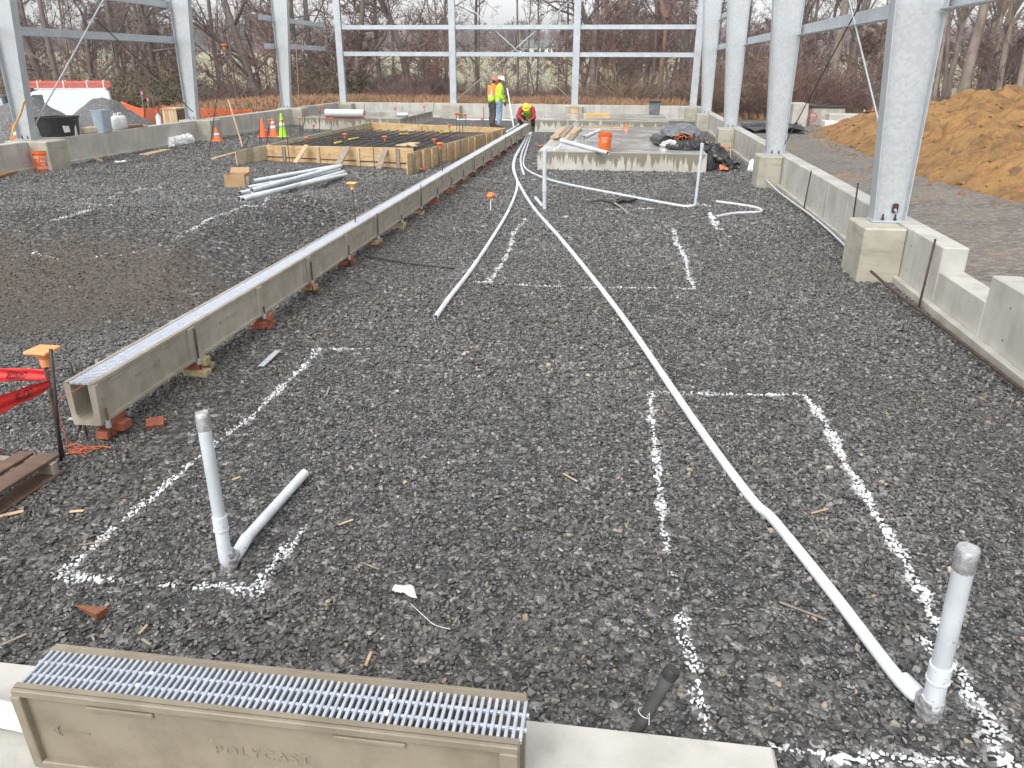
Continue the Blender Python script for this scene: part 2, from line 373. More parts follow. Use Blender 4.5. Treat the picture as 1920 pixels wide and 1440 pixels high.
m_barkp = mat('pale_bark', (.27, .22, .185), (.19, .155, .125), scale=2, rough=.9, bump=.03, bscale=9, streak=(.11, .085, .07), sscale=(6, 6, .8), samt=.6, rnd=.12)
m_twig = mat('twig_bark', (.19, .135, .12), (.135, .098, .088), scale=1, rough=.9, rnd=.2)
m_shrub = mat('red_brown_twigs', (.20, .115, .09), (.135, .082, .068), scale=.8, rough=.9, rnd=.25)
m_shrubt = mat('tan_twigs', (.26, .19, .12), (.17, .125, .08), scale=.8, rough=.9, rnd=.2)
m_vine = mat('green_vine_leaves', (.085, .095, .03), (.05, .055, .02), scale=2, rough=.8)
m_dryg = mat('dry_grass', (.44, .27, .15), (.31, .185, .11), scale=.5, rough=.9)
m_rubber = mat('tyre_rubber', (.02, .02, .02), rough=.8)
m_glass = mat('vehicle_glass', (.03, .045, .05), rough=.08, spec=.8)
m_van = mat('white_van_paint', (.75, .79, .82), (.7, .74, .77), scale=1, rough=.25, coat=.4)
m_ladder = mat('faded_red_rack', (.62, .16, .12), (.5, .12, .09), scale=5, rough=.5)
m_sheet = mat('clear_plastic_sheet', (.62, .64, .64), (.5, .52, .52), scale=8, rough=.25, bump=.015, bscale=10)
m_yel = mat('yellow_plastic', (.75, .6, .08), rough=.5)
m_str = mat('orange_string', (.85, .2, .08), rough=.7)
m_tool = mat('tool_steel', (.05, .05, .045), (.03, .03, .03), scale=12, rough=.5, metal=.6)
m_soap = mat('translucent_blue_plastic', (.38, .46, .52), (.3, .37, .43), scale=5, rough=.35)
# ================================================================== THE GROUND
def gravel_mat():
    M = bpy.data.materials.new('gravel_bed'); M.use_nodes = True; nt = M.node_tree; N = nt.nodes; L = nt.links; b = N['Principled BSDF']
    tc = N.new('ShaderNodeTexCoord'); co = tc.outputs['Object']; sp = N.new('ShaderNodeSeparateXYZ'); L.new(co, sp.inputs[0])
    def mr(src, a, bb):
        r = N.new('ShaderNodeMapRange'); r.inputs['From Min'].default_value = a; r.inputs['From Max'].default_value = bb; r.interpolation_type = 'SMOOTHSTEP'; L.new(src, r.inputs['Value']); return r.outputs[0]
    def ns(s, d=5):
        n = N.new('ShaderNodeTexNoise'); n.inputs['Scale'].default_value = s; n.inputs['Detail'].default_value = d; L.new(co, n.inputs['Vector']); return n.outputs['Fac']
    def op(o, a, c):
        x = N.new('ShaderNodeMath'); x.operation = o
        for i, q in enumerate((a, c)):
            if isinstance(q, (int, float)): x.inputs[i].default_value = q
            else: L.new(q, x.inputs[i])
        return x.outputs[0]
    def mix(f, A, B):
        x = N.new('ShaderNodeMix'); x.data_type = 'RGBA'
        if isinstance(f, float): x.inputs[0].default_value = f
        else: L.new(f, x.inputs[0])
        for i, q in ((6, A), (7, B)):
            if isinstance(q, tuple): x.inputs[i].default_value = (*q, 1)
            else: L.new(q, x.inputs[i])
        return x.outputs[2]
    v = N.new('ShaderNodeTexVoronoi'); v.inputs['Scale'].default_value = 19; L.new(co, v.inputs['Vector'])
    sc = N.new('ShaderNodeSeparateColor'); L.new(v.outputs['Color'], sc.inputs[0])
    cr = N.new('ShaderNodeValToRGB'); L.new(sc.outputs[0], cr.inputs[0]); e = cr.color_ramp.elements
    e[0].position = 0; e[0].color = (.045, .046, .048, 1); e[1].position = 1; e[1].color = (.34, .33, .31, 1)
    for p, c in ((.35, (.075, .074, .072, 1)), (.7, (.125, .122, .118, 1)), (.9, (.18, .175, .168, 1))): q = e.new(p); q.color = c
    grav = mix(mr(v.outputs['Distance'], .45, .7), cr.outputs[0], (.03, .03, .03))
    trk = mix(mr(ns(1.4), .4, .62), (.22, .19, .155), (.14, .118, .095)); trk = mix(mr(ns(.45, 8), .5, .6), trk, (.26, .21, .15))
    trk = mix(mr(ns(60, 3), .55, .7), trk, (.09, .085, .08)); trk = mix(mr(ns(.7, 7), .6, .66), trk, (.36, .2, .07)); trk = mix(.45, trk, grav); trk = mix(mr(ns(9, 8), .5, .62), trk, (.24, .22, .19))
    fx = mr(op('ADD', sp.outputs[0], op('MULTIPLY', ns(2), .6)), 3.6, 4.3)
    # bare brown dirt worn through the stone on the left mound
    dx = op('DIVIDE', op('ADD', sp.outputs[0], 6.6), 3.2); dy = op('DIVIDE', op('SUBTRACT', sp.outputs[1], 7.7), 1.6)
    dd = op('ADD', op('MULTIPLY', dx, dx), op('MULTIPLY', dy, dy)); dd = op('ADD', dd, op('MULTIPLY', ns(3), 1.2))
    dirt = mr(dd, 1.5, .7)
    col = mix(op('MULTIPLY', dirt, .92), grav, (.070, .055, .041)); col = mix(fx, col, trk)
    lx = mr(sp.outputs[0], -14.2, -15.5); col = mix(op('MULTIPLY', lx, .5), col, (.17, .165, .16))
    L.new(col, b.inputs['Base Color']); b.inputs['Roughness'].default_value = .55
    bn = N.new('ShaderNodeBump'); bn.inputs['Distance'].default_value = .02; bn.inputs['Strength'].default_value = 1
    hh = op('SUBTRACT', op('MULTIPLY', sc.outputs[1], .8), v.outputs['Distance']); hh = op('ADD', hh, op('MULTIPLY', ns(25, 6), .8))
    L.new(hh, bn.inputs['Height']); L.new(bn.outputs[0], b.inputs['Normal']); return M
def grid(name, xs, ys, zf, mt, jit=0):
    nx, ny = len(xs), len(ys); vs = [(x, y, zf(x, y)) for y in ys for x in xs]
    fs = [(j*nx+i, j*nx+i+1, (j+1)*nx+i+1, (j+1)*nx+i) for j in range(ny-1) for i in range(nx-1)]
    me = bpy.data.meshes.new(name); me.from_pydata(vs, [], fs); me.materials.append(mt)
    me.polygons.foreach_set('use_smooth', [True]*len(fs)); me.update()
    o = bpy.data.objects.new(name, me); SC.collection.objects.link(o); return o
def lin(a, b, n): return [a+(b-a)*i/(n-1) for i in range(n)]
g_ = grid('gravel_yard', lin(-50, -13.6, 40)[:-1]+lin(-13.6, 3.4, 140)[:-1]+lin(3.4, 26, 30), lin(-6, 18, 180)[:-1]+lin(18, 39.5, 55), hgt, gravel_mat())
tag(g_, kind='structure')
def field(x, y):
    r = sqrt(x*x+y*y); z = -.12-.6*(1-sm(36, 38.5, y))*sm(-56, -52, x)*(1-sm(27, 31, x))*sm(-9, -7, y)-.95*sm(16, 30, -x)*(1-sm(55, 90, y)) - .25*sm(3, 20, -y)
    z += 5.0*sm(62, 210, y)+9*sm(230, 560, y)+5*sm(500, 900, r)*sm(-200, 300, y) + noise.noise(Vector((x*.012, y*.012, 0)))*2.5*sm(80, 260, r)+noise.noise(Vector((x*.2, y*.2, 0)))*.12*sm(44, 50, y)
    return z
def field_mat():
    M = bpy.data.materials.new('field_grass'); M.use_nodes = True; nt = M.node_tree; N = nt.nodes; L = nt.links; b = N['Principled BSDF']
    tc = N.new('ShaderNodeTexCoord'); co = tc.outputs['Object']; sp = N.new('ShaderNodeSeparateXYZ'); L.new(co, sp.inputs[0])
    def mr(src, a, bb):
        r = N.new('ShaderNodeMapRange'); r.inputs['From Min'].default_value = a; r.inputs['From Max'].default_value = bb; L.new(src, r.inputs['Value']); return r.outputs[0]
    def ns(s, d=5):
        n = N.new('ShaderNodeTexNoise'); n.inputs['Scale'].default_value = s; n.inputs['Detail'].default_value = d; L.new(co, n.inputs['Vector']); return n.outputs['Fac']
    def mix(f, A, B):
        x = N.new('ShaderNodeMix'); x.data_type = 'RGBA'; L.new(f, x.inputs[0])
        for i, q in ((6, A), (7, B)):
            if isinstance(q, tuple): x.inputs[i].default_value = (*q, 1)
            else: L.new(q, x.inputs[i])
        return x.outputs[2]
    gr = mix(mr(ns(.05, 8), .4, .6), (.25, .24, .14), (.31, .285, .19)); gr = mix(mr(ns(.4, 6), .5, .7), gr, (.20, .20, .11))
    lit = mix(mr(ns(1.2, 8), .4, .6), (.16, .11, .07), (.25, .18, .11))
    col = mix(mr(sp.outputs[1], 60, 72), lit, gr); hill = mix(mr(ns(.2, 6), .4, .6), (.15, .12, .11), (.2, .165, .15))
    col = mix(mr(sp.outputs[1], 225, 240), col, hill)
    L.new(col, b.inputs['Base Color']); b.inputs['Roughness'].default_value = .95; return M
f_ = grid('ground', [-700, -550, -450, -350]+lin(-250, 250, 101)+[350, 450, 550, 700], [-90, -60, -40, -20]+lin(-8, 240, 110)+lin(250, 600, 40)+[640, 690], field, field_mat())
tag(f_, kind='structure')

# ---- geometry-node scatter
def scatter(name, P, rot, scl, protos, attrs, label, cat, mt=None):
    me = bpy.data.meshes.new(name); n = len(P); me.vertices.add(n); me.vertices.foreach_set('co', np.asarray(P, 'f').ravel())
    a = me.attributes.new('rot', 'FLOAT_VECTOR', 'POINT'); a.data.foreach_set('vector', np.asarray(rot, 'f').ravel())
    a = me.attributes.new('scl', 'FLOAT_VECTOR', 'POINT'); a.data.foreach_set('vector', np.asarray(scl, 'f').ravel())
    for k, v in attrs.items(): a = me.attributes.new(k, 'FLOAT', 'POINT'); a.data.foreach_set('value', np.asarray(v, 'f'))
    o = bpy.data.objects.new(name, me); SC.collection.objects.link(o)
    if mt: me.materials.append(mt)
    col = bpy.data.collections.new(name+'_shapes')
    for p in protos: col.objects.link(p)
    ng = bpy.data.node_groups.new(name+'_nodes', 'GeometryNodeTree')
    ng.interface.new_socket('Geometry', in_out='INPUT', socket_type='NodeSocketGeometry'); ng.interface.new_socket('Geometry', in_out='OUTPUT', socket_type='NodeSocketGeometry')
    N = ng.nodes; L = ng.links; gi = N.new('NodeGroupInput'); go = N.new('NodeGroupOutput'); ip = N.new('GeometryNodeInstanceOnPoints'); ci = N.new('GeometryNodeCollectionInfo')
    ci.inputs['Collection'].default_value = col; ci.inputs['Separate Children'].default_value = True; ci.inputs['Reset Children'].default_value = True
    ra = N.new('GeometryNodeInputNamedAttribute'); ra.data_type = 'FLOAT_VECTOR'; ra.inputs['Name'].default_value = 'rot'
    sa = N.new('GeometryNodeInputNamedAttribute'); sa.data_type = 'FLOAT_VECTOR'; sa.inputs['Name'].default_value = 'scl'
    er = N.new('FunctionNodeEulerToRotation'); rv = N.new('FunctionNodeRandomValue'); rv.data_type = 'INT'
    for s in rv.inputs:
        if s.type == 'INT' and s.name == 'Min': s.default_value = 0
        if s.type == 'INT' and s.name == 'Max': s.default_value = len(protos)-1
    L.new(gi.outputs[0], ip.inputs['Points']); L.new(ci.outputs[0], ip.inputs['Instance']); ip.inputs['Pick Instance'].default_value = True
    L.new([s for s in rv.outputs if s.type == 'INT'][0], ip.inputs['Instance Index'])
    L.new(ra.outputs[0], er.inputs[0]); L.new(er.outputs[0], ip.inputs['Rotation']); L.new(sa.outputs[0], ip.inputs['Scale']); L.new(ip.outputs[0], go.inputs[0])
    md = o.modifiers.new('scatter', 'NODES'); md.node_group = ng
    tag(o, label, cat, None, 'stuff'); return o

# ---- paint lines (points found on the ground)
PAINT = []
def paint(pts, w, dens=1.0):
    q = [G(*p) for p in pts]; PAINT.append(([(p.x, p.y) for p in q], w*.85, dens))
paint([(690,655),(640,655),(596,655),(575,685),(520,735),(470,785),(405,830),(330,895),(290,930),(215,990),(150,1050),(108,1082)], .030, .9)
paint([(108,1083),(215,1088)], .034, .9); paint([(222,1090),(265,1094)], .02, .3); paint([(300,1098),(350,1100)], .028, .7); paint([(358,1101),(430,1100),(478,1112)], .034, .9)
paint([(478,1112),(520,1050),(572,990)], .034, .85)
paint([(1508,740),(1440,742),(1320,740)], .026, .8); paint([(1320,740),(1220,737)], .028, .45); paint([(1220,742),(1222,790),(1235,880),(1240,960),(1252,1037)], .030, .65)
paint([(1262,1075),(1272,1115)], .02, .35); paint([(1275,1165),(1285,1200),(1300,1240),(1310,1300),(1322,1375)], .048, .8)
paint([(1508,742),(1545,790),(1590,880),(1640,965),(1690,1040),(1735,1130),(1765,1190)], .036, .88)
paint([(1735,1210),(1790,1255),(1835,1320),(1862,1380),(1890,1436)], .075, .88); paint([(1452,1403),(1560,1425),(1680,1425),(1850,1432)], .03, .75)
paint([(1262,430),(1268,455),(1285,485),(1292,520),(1302,543)], .036, .65); paint([(890,530),(1010,537),(1130,540),(1250,540),(1300,543)], .022, .6)
paint([(985,412),(962,440),(955,470),(935,505),(918,530)], .04, .5); paint([(1040,406),(1072,408)], .03, .8); paint([(1112,395),(1230,392)], .05, .5)
paint([(1332,402),(1345,430)], .06, .8); paint([(1300,386),(1328,386)], .10, .98)
for p, d in (([(38,435),(62,427)], .9), ([(90,418),(140,403),(178,393)], .9), ([(158,384),(210,387)], .7), ([(130,388),(160,383)], .5), ([(200,375),(262,357)], .5), ([(248,360),(262,356)], 1), ([(270,356),(310,352)], .6), ([(372,351),(400,349)], .5),
             ([(0,478),(30,482)], .4), ([(60,473),(80,481),(112,487)], .9), ([(118,488),(160,485)], .5), ([(165,485),(192,480)], .8), ([(218,479),(262,473),(298,460)], .95), ([(322,452),(335,444)], .5), ([(352,436),(380,420),(420,402)], .9), ([(425,400),(455,388),(490,388)], .8), ([(494,388),(525,366)], .7)):
    paint(p, .04, d*.62)
SEG = []
for pts, w, d in PAINT:
    for a, b in zip(pts[:-1], pts[1:]): SEG.append((*a, *b, w, d))
SEG = np.array(SEG)
rs = np.random.RandomState(4)
def hvec(x, y): return np.array([hgt(a, b) for a, b in zip(x, y)])
RECT = [(-5, gz(1451, 1398, .15).x-.01, -3, gz(1050, 1353, .15).y-.01), (3.2, 4, 1, 40), (-2, 2, 19.35, 27.8), (-9.3, -4.95, 18.2, 24), (-15, -13.6, 0, 40), (2.81, 4, 9.3, 10.1), (2.81, 4, 16.9, 17.7), (2.81, 4, 24.5, 25.3)]
Pt = []; Sz = []
for x0, x1, y0, y1, step, size in ((-7.6, 3.3, 1.9, 6.2, .0168, .0215), (-11.5, 3.3, 5.7, 11.2, .0225, .0275), (-13.6, 3.3, 10.6, 17.3, .035, .039), (-13.6, 3.3, 16.6, 30, .050, .048)):
    nx = int((x1-x0)/step); ny = int((y1-y0)/step); X, Y = np.meshgrid(np.arange(nx), np.arange(ny)); X = X.ravel(); Y = Y.ravel()
    X = x0+(X+rs.rand(len(X))*1.1)*step; Y = y0+(Y+rs.rand(len(Y))*1.1)*step
    k = rs.rand(len(X)) < np.clip((Y-y0)/.5, 0, 1)*np.clip((y1-Y)/.5, 0, 1)+(y0 < 2)*(Y < 3)
    for r in RECT: k &= ~((X > r[0]) & (X < r[1]) & (Y > r[2]) & (Y < r[3]))
    k &= (Y > 2.0) | (X > 2.0)
    X, Y = X[k], Y[k]; s = size*np.clip(rs.lognormal(0, .33, len(X)), .45, 1.9); Pt.append(np.c_[X, Y]); Sz.append(s)
Pt = np.concatenate(Pt); Sz = np.concatenate(Sz); X, Y = Pt[:, 0], Pt[:, 1]; n = len(X)
pv = np.zeros(n)
for x0, y0, x1, y1, w, d in SEG:
    dx, dy = x1-x0, y1-y0; t = np.clip(((X-x0)*dx+(Y-y0)*dy)/(dx*dx+dy*dy), 0, 1); dist = np.hypot(X-x0-t*dx, Y-y0-t*dy)
    wv = w*(1+.5*np.sin(t*np.hypot(dx, dy)*11+x0*7)+.3*np.sin(X*37+Y*23)); q = np.clip(1.25-dist/wv, 0, 1)*1.6*d
    fleck = (dist < w*2.8)*.13*d; pv = np.maximum(pv, np.maximum(q, fleck))
paintv = np.clip((pv*1.45-.30*rs.rand(n))*rs.uniform(.42, 1.1, n), 0, 1)*((pv > .45) | (rs.rand(n) < pv*1.6)); 
dirt = np.clip(1.6-((X+6.6)/3.4)**2-((Y-7.7)/1.6)**2, 0, 1)*1.0
ns_ = np.array([noise.fractal(Vector((a*.45, b*.45, 2.2)), 1, 2, 4) for a, b in Pt]); ns2 = np.array([noise.noise(Vector((a*1.1, b*.8, 7.7))) for a, b in Pt])
dirt = np.maximum(dirt, np.clip(ns_*.9-.08, 0, .45)); Sz = Sz*(1+.35*ns2)*(1-.25*np.clip(1.5-((X+7.0)/3.1)**2-((Y-8.1)/1.7)**2, 0, 1))
dirt = np.maximum(dirt, np.clip(1-np.abs(X+2.9)/.8, 0, 1)*(Y < 16)*.75)
z = hvec(X, Y); keep = ~((dirt > .6) & (rs.rand(n) < .55))
PS = np.c_[X, Y, z+rs.uniform(-.008, .009, n)+Sz*.08]
rot = np.c_[rs.normal(0, .36, n), rs.normal(0, .36, n), rs.rand(n)*6.28]
scl = np.c_[Sz*rs.uniform(.8, 1.25, n), Sz*rs.uniform(.8, 1.1, n), Sz*rs.uniform(.7, 1.15, n)]
def stone_shape(i):
    r = random.Random(i); bm = bmesh.new()
    for _ in range(11):
        v = Vector((r.gauss(0, 1), r.gauss(0, 1), r.gauss(0, 1))).normalized()
        sq = max(abs(v.x), abs(v.y), abs(v.z)); v = v/(sq**.7); bm.verts.new((v.x*.50, v.y*.40, v.z*.30))
    h = bmesh.ops.convex_hull(bm, input=bm.verts); bmesh.ops.delete(bm, geom=[g for g in h['geom_interior'] if isinstance(g, bmesh.types.BMVert)], context='VERTS')
    me = bpy.data.meshes.new('stone'); bm.to_mesh(me); bm.free(); me.materials.append(MSTONE); return bpy.data.objects.new('stone', me)
def stone_mat():
    M = bpy.data.materials.new('crushed_stone'); M.use_nodes = True; nt = M.node_tree; N = nt.nodes; L = nt.links; b = N['Principled BSDF']
    def at(nm):
        a = N.new('ShaderNodeAttribute'); a.attribute_type = 'INSTANCER'; a.attribute_name = nm; return a.outputs['Fac']
    cr = N.new('ShaderNodeValToRGB'); L.new(at('tint'), cr.inputs[0]); e = cr.color_ramp.elements
    e[0].position = 0; e[0].color = (.030, .029, .028, 1); e[1].position = 1; e[1].color = (.50, .47, .42, 1)
    for p, c in ((.4, (.082, .080, .076, 1)), (.75, (.148, .143, .135, 1)), (.94, (.235, .228, .215, 1)), (.972, (.28, .255, .22, 1)), (.99, (.42, .30, .20, 1))): q = e.new(p); q.color = c
    def mix(f, A, B):
        x = N.new('ShaderNodeMix'); x.data_type = 'RGBA'; L.new(f, x.inputs[0])
        for i, q in ((6, A), (7, B)):
            if isinstance(q, tuple): x.inputs[i].default_value = (*q, 1)
            else: L.new(q, x.inputs[i])
        return x.outputs[2]
    tc = N.new('ShaderNodeTexCoord'); nz = N.new('ShaderNodeTexNoise'); nz.inputs['Scale'].default_value = 5; nz.inputs['Detail'].default_value = 4; L.new(tc.outputs['Object'], nz.inputs['Vector'])
    mm = N.new('ShaderNodeMath'); mm.operation = 'MULTIPLY'; L.new(nz.outputs['Fac'], mm.inputs[0]); mm.inputs[1].default_value = .45
    c = mix(mm.outputs[0], cr.outputs[0], (.11, .108, .104)); c = mix(at('dirt'), c, (.078, .065, .051)); c = mix(at('paint'), c, (.66, .67, .68)); L.new(c, b.inputs['Base Color'])
    b.inputs['Roughness'].default_value = .36; b.inputs['Specular IOR Level'].default_value = .5; return M
MSTONE = stone_mat(); ST = [stone_shape(i) for i in range(14)]
tint = rs.rand(n)
far = np.clip((Y-7)/12, 0, 1); tint = np.clip(tint*(1-.10*far)+.10*far*.8, 0, 1)
scatter('gravel_stones', PS[keep], rot[keep], scl[keep], ST, dict(tint=tint[keep], paint=paintv[keep], dirt=(dirt*rs.uniform(.4, .9, n))[keep]), 'dark crushed stone covering the floor of the building, sprayed in places with white layout lines', 'gravel')
print('stones', int(keep.sum()))

# ================================================================== WALLS, PIERS
XL, XR, YE, HW = -13.6, 3.28, 38.26, .65
def wall(name, label, segs, **k):
    t = MB()
    for s in segs: t.box(*s)
    o = t.build(name, m_conc_pale); return tag(o, label, 'wall')
def wall_part(root, name, mb, mt, **k): return mb.build(name, mt, root, **k)
# right wall: panels between the piers, notch near the camera
def side_wall(label, x0, x1, yr, sgn, notch=None):
    r = thing('concrete_wall', label, 'wall', (x0, yr[0], 0)); ft = MB()
    ft.box(min(x0, x0-sgn*.07), max(x0, x0-sgn*.07)+(0 if sgn > 0 else 0), yr[0], yr[1], -.3, .085, .01)
    ft.build('footing_ledge', m_conc, r)
    cuts = [yr[0]]
    y = yr[0]
    pn = MB()
    edges = [yr[0]]+([notch[0], notch[1]] if notch else [])+[yr[1]]
    for i in range(len(edges)-1):
        a, b = edges[i], edges[i+1]; top = HW
        if notch and i == 1: top = notch[2]
        k = max(1, round((b-a)/1.22)) if not (notch and i == 1) else 1
        for j in range(k):
            q0 = a+(b-a)*j/k+(.004 if j else 0); q1 = a+(b-a)*(j+1)/k
            pn.box(min(x0, x1), max(x0, x1), q0+(.003 if j else 0), q1, -.3, top, .012)
    pn.build('wall_panel', m_conc_pale, r); th_ = MB()
    for j in range(int((yr[1]-yr[0])/.61)):
        yy = yr[0]+.3+j*.61
        if notch and notch[0]-.1 < yy < notch[1]+.1: continue
        for zz in (.2, .48): th_.lathe([(.012, .0), (.012, .0015), (0, .0015)], (x0, yy, zz), 8, ax=(-sgn, 0, 0))
    th_.build('tie_holes', mat('tie_hole_grey', (.16, .15, .13)), r); return r
side_wall('long pale concrete stem wall on the right with a rectangular notch near the camera', XR, XR+.25, (.9, YE), 1, (7.14, 8.26, .41))
side_wall('long pale concrete stem wall on the left holding a black tub and white jugs', XL, XL-.25, (6, YE), -1)
r = thing('concrete_wall', 'pale concrete end wall running across the back below the shrubs', 'wall', (XL, YE, 0))
t = MB()
for i in range(9): t.box(XL-.25+i*1.93+.0015, XL-.25+(i+1)*1.93, YE, YE+.25, -.3, HW, .012)
t.build('wall_panel', m_conc_pale, r); MB().box(XL, XR, YE-.08, YE, -.3, .09, .01).build('footing_ledge', m_conc, r)
MB().box(-5.0, -3.6, YE+.02, YE+.06, HW, HW+.03).box(-9.6, -8.2, YE+.02, YE+.06, HW, HW+.03).build('top_board', m_woodl, r)
def pier(label, x0, x1, y0, y1, h=.63, root=None):
    t = MB(); t.box(x0, x1, y0, y1, -.3, h, .018); o = t.build('concrete_pier', m_pier); return tag(o, label, 'pier')
PY = [9.31, 16.93, 24.55, 32.17]; PN = ['nearest', 'second', 'third', 'fourth']
for i, y in enumerate(PY):
    pier(f'square concrete pier against the right wall, {PN[i]} of the row', 2.81, XR-.004, y, y+.72)
for i, y in enumerate(PY[1:]):
    pier(['square concrete pier on the left wall with an orange bucket in front', 'square concrete pier on the left wall beside a white bag', 'square concrete pier on the left wall behind the traffic cones'][i], -14.2, -13.13, y, y+.72, .655)
pier('square concrete pier in the far right corner of the building', 2.75, XR-.004, YE-.55, YE-.004, .60)
pier('concrete pier under the middle left post of the end wall', -8.45, -7.65, YE-.5, YE-.004, .60)
pier('concrete pier under the middle right post of the end wall', -2.7, -1.9, YE-.5, YE-.004, .60)
pier('concrete pier in the far left corner of the building', XL+.004, -12.9, YE-.5, YE-.004, .60)
# near threshold strip
SILL_X = gz(1451, 1398, .15).x; SILL_Y = gz(1050, 1353, .15).y
t = MB(); t.box(-4.2, SILL_X, 1.2, SILL_Y, -.2, .15, .012); tag(t.build('concrete_strip', m_conc_pale), 'smooth pale concrete strip in the foreground under the grated drain section', 'wall')

# ================================================================== STEEL FRAME
def tapered_column(label, xo, sgn, yc, z0, z1, wb=.36, tap=.078, wf=.22, hole=False):
    """xo = outer face; sgn +1: outer face towards +X, the inner flange leans inwards"""
    r = thing('steel_column', label, 'column', (xo-sgn*.18, yc, z0))
    inn = lambda z: xo-sgn*(wb+tap*(z-z0)); t = MB()
    a, b = xo-sgn*.012, inn(z0)+sgn*.012; c, d = inn(z1)+sgn*.012, xo-sgn*.012
    vs = [(a, yc-.006, z0), (b, yc-.006, z0), (c, yc-.006, z1), (d, yc-.006, z1), (a, yc+.006, z0), (b, yc+.006, z0), (c, yc+.006, z1), (d, yc+.006, z1)]
    t.add(vs, [(0, 1, 2, 3), (4, 5, 6, 7), (0, 1, 5, 4), (1, 2, 6, 5), (2, 3, 7, 6), (3, 0, 4, 7)]); t.build('web', m_galv, r)
    t = MB(); t.obox((xo-sgn*.006, yc, (z0+z1)/2), Vector((1, 0, 0)), Vector((0, 1, 0)), Vector((0, 0, 1)), .006, wf/2, (z1-z0)/2, .002); t.build('flange', m_galvd, r)
    t = MB(); dn = Vector((inn(z1)-inn(z0), 0, z1-z0)); L = dn.length; dn.normalize()
    t.obox(Vector(((inn(z0)+inn(z1))/2+sgn*.004, yc, (z0+z1)/2)), Vector((dn.z, 0, -dn.x)), Vector((0, 1, 0)), dn, .006, wf/2, L/2, .002); t.build('flange', m_galvd, r)
    t = MB(); cx = (xo+inn(z0))/2; t.box(cx-.2, cx+.2, yc-wf/2-.02, yc+wf/2+.02, z0-.018, z0, .002); t.build('base_plate', m_galvd, r)
    t = MB()
    for bx in (-.07, .07):
        for by in (-.06, .06): t.tube([(cx+bx, yc+by, z0), (cx+bx, yc+by, z0+.07)], .011, 6); t.tube([(cx+bx, yc+by, z0), (cx+bx, yc+by, z0+.022)], .02, 6)
    t.build('anchor_bolts', m_dark, r)
    if hole:
        t = MB(); hc = Vector((xo-.115, yc-.012, z0+.135)); pr = []
        for k in range(20):
            a = 2*pi*k/20; e = .45; pr.append((math.copysign(abs(cos(a))**e, cos(a))*.036, math.copysign(abs(sin(a))**e, sin(a))*.055))
        t.prism(pr, hc, hc+Vector((0, -.008, 0))); t.build('gasket_plate', mat('maroon_gasket', (.07, .02, .018), rough=.5), r)
        t = MB(); t.lathe([(.018, 0), (.018, .012), (.009, .014), (.009, .05), (.0, .052)], hc+Vector((.002, -.008, -.018)), 8, ax=(0, -1, -.4)); t.build('rod_end_nut', m_galvd, r)
    return r
for i, y in enumerate(PY):
    tapered_column(['large tapered galvanised column nearest the camera, with a maroon hole near its base', 'tapered galvanised column on the second right pier, a brace rod leaning to its base', 'tapered galvanised column on the third right pier, beside the rolled tarps', 'tapered galvanised column on the fourth right pier, next to the corner post'][i],
                   3.365, 1, y+.50, .652, 6.3, hole=(i == 0))
for i, y in enumerate(PY[1:]):
    tapered_column(['tapered galvanised steel column at the far left edge above the black tub', 'tapered galvanised steel column on the left wall between the boards and the orange mesh fence', 'tapered galvanised steel column on the left wall behind the traffic cones'][i], -14.13, -1, y+.45, .677, 6.3)
def hpost(label, x, lean=0):
    r = thing('steel_post', label, 'post', (x, YE+.1, HW)); w, h = .30, .20
    MB().box(x-w/2, x+w/2, YE+.02, YE+.03, HW, 6.3, .002).build('flange', m_galvd, r)
    MB().box(x-w/2, x+w/2, YE+.19, YE+.20, HW, 6.3, .002).build('flange', m_galvd, r)
    MB().box(x-.005, x+.005, YE+.03, YE+.19, HW, 6.3, .001).build('web', m_galv, r)
    MB().box(x-.2, x+.2, YE+.0, YE+.23, HW, HW+.015, .002).build('base_plate', m_galvd, r)
XP = [-13.48, -8.05, -2.30, 3.12]
for x, l in zip(XP, ('galvanised steel end wall post in the far left corner', 'galvanised steel end wall post left of the workers', 'galvanised steel end wall post right of the workers', 'galvanised steel end wall post in the far right corner')): hpost(l, x)
# girts: C sections (web facing inwards, lips top and bottom)
CSEC = [(0, -.10), (-.085, -.10), (-.098, -.082), (-.095, -.079), (-.083, -.096), (-.004, -.096), (-.004, .10), (.085, .10), (.098, .082), (.095, .079), (.083, .096), (0, .096)]
def girt(label, a, b, flip=False):
    t = MB(); t.prism([((-x if flip else x), z) for x, z in CSEC], a, b); return tag(t.build('steel_girt', m_galvd, None, weld=False), label, 'girt', None)
for zz, nm in ((3.94, 'upper'), (2.80, 'lower')):
    for i, (a, b) in enumerate(((XP[0]+.15, XP[1]-.15), (XP[1]+.15, XP[2]-.15), (XP[2]+.15, XP[3]-.15))):
        girt(f'{nm} galvanised girt of the end wall, '+['left bay', 'middle bay above the workers', 'right bay'][i], (a, YE+.11, zz), (b, YE+.11, zz), True)
ys = [1.0]+[y+.5 for y in PY]+[YE+.1]
for i in range(len(ys)-1):
    girt('galvanised girt of the right wall, '+['passing out of the picture at the right edge', 'between the first and second columns behind the brace rod', 'between the second and third columns', 'between the third and fourth columns', 'lower one in the last bay at the far corner'][i], (3.41, ys[i]+.02, 3.0), (3.41, ys[i+1]-.02, 3.0))
girt('upper galvanised girt of the right wall in the bay between third and fourth columns', (3.41, ys[3]+.02, 4.02), (3.41, ys[4]-.02, 4.02)); girt('upper galvanised girt of the right wall in the last bay at the far corner', (3.41, ys[4]+.02, 4.02), (3.41, ys[5]-.02, 4.02))
yl = [16.93-7.62+.45]+[y+.45 for y in PY[1:]]+[YE+.1]
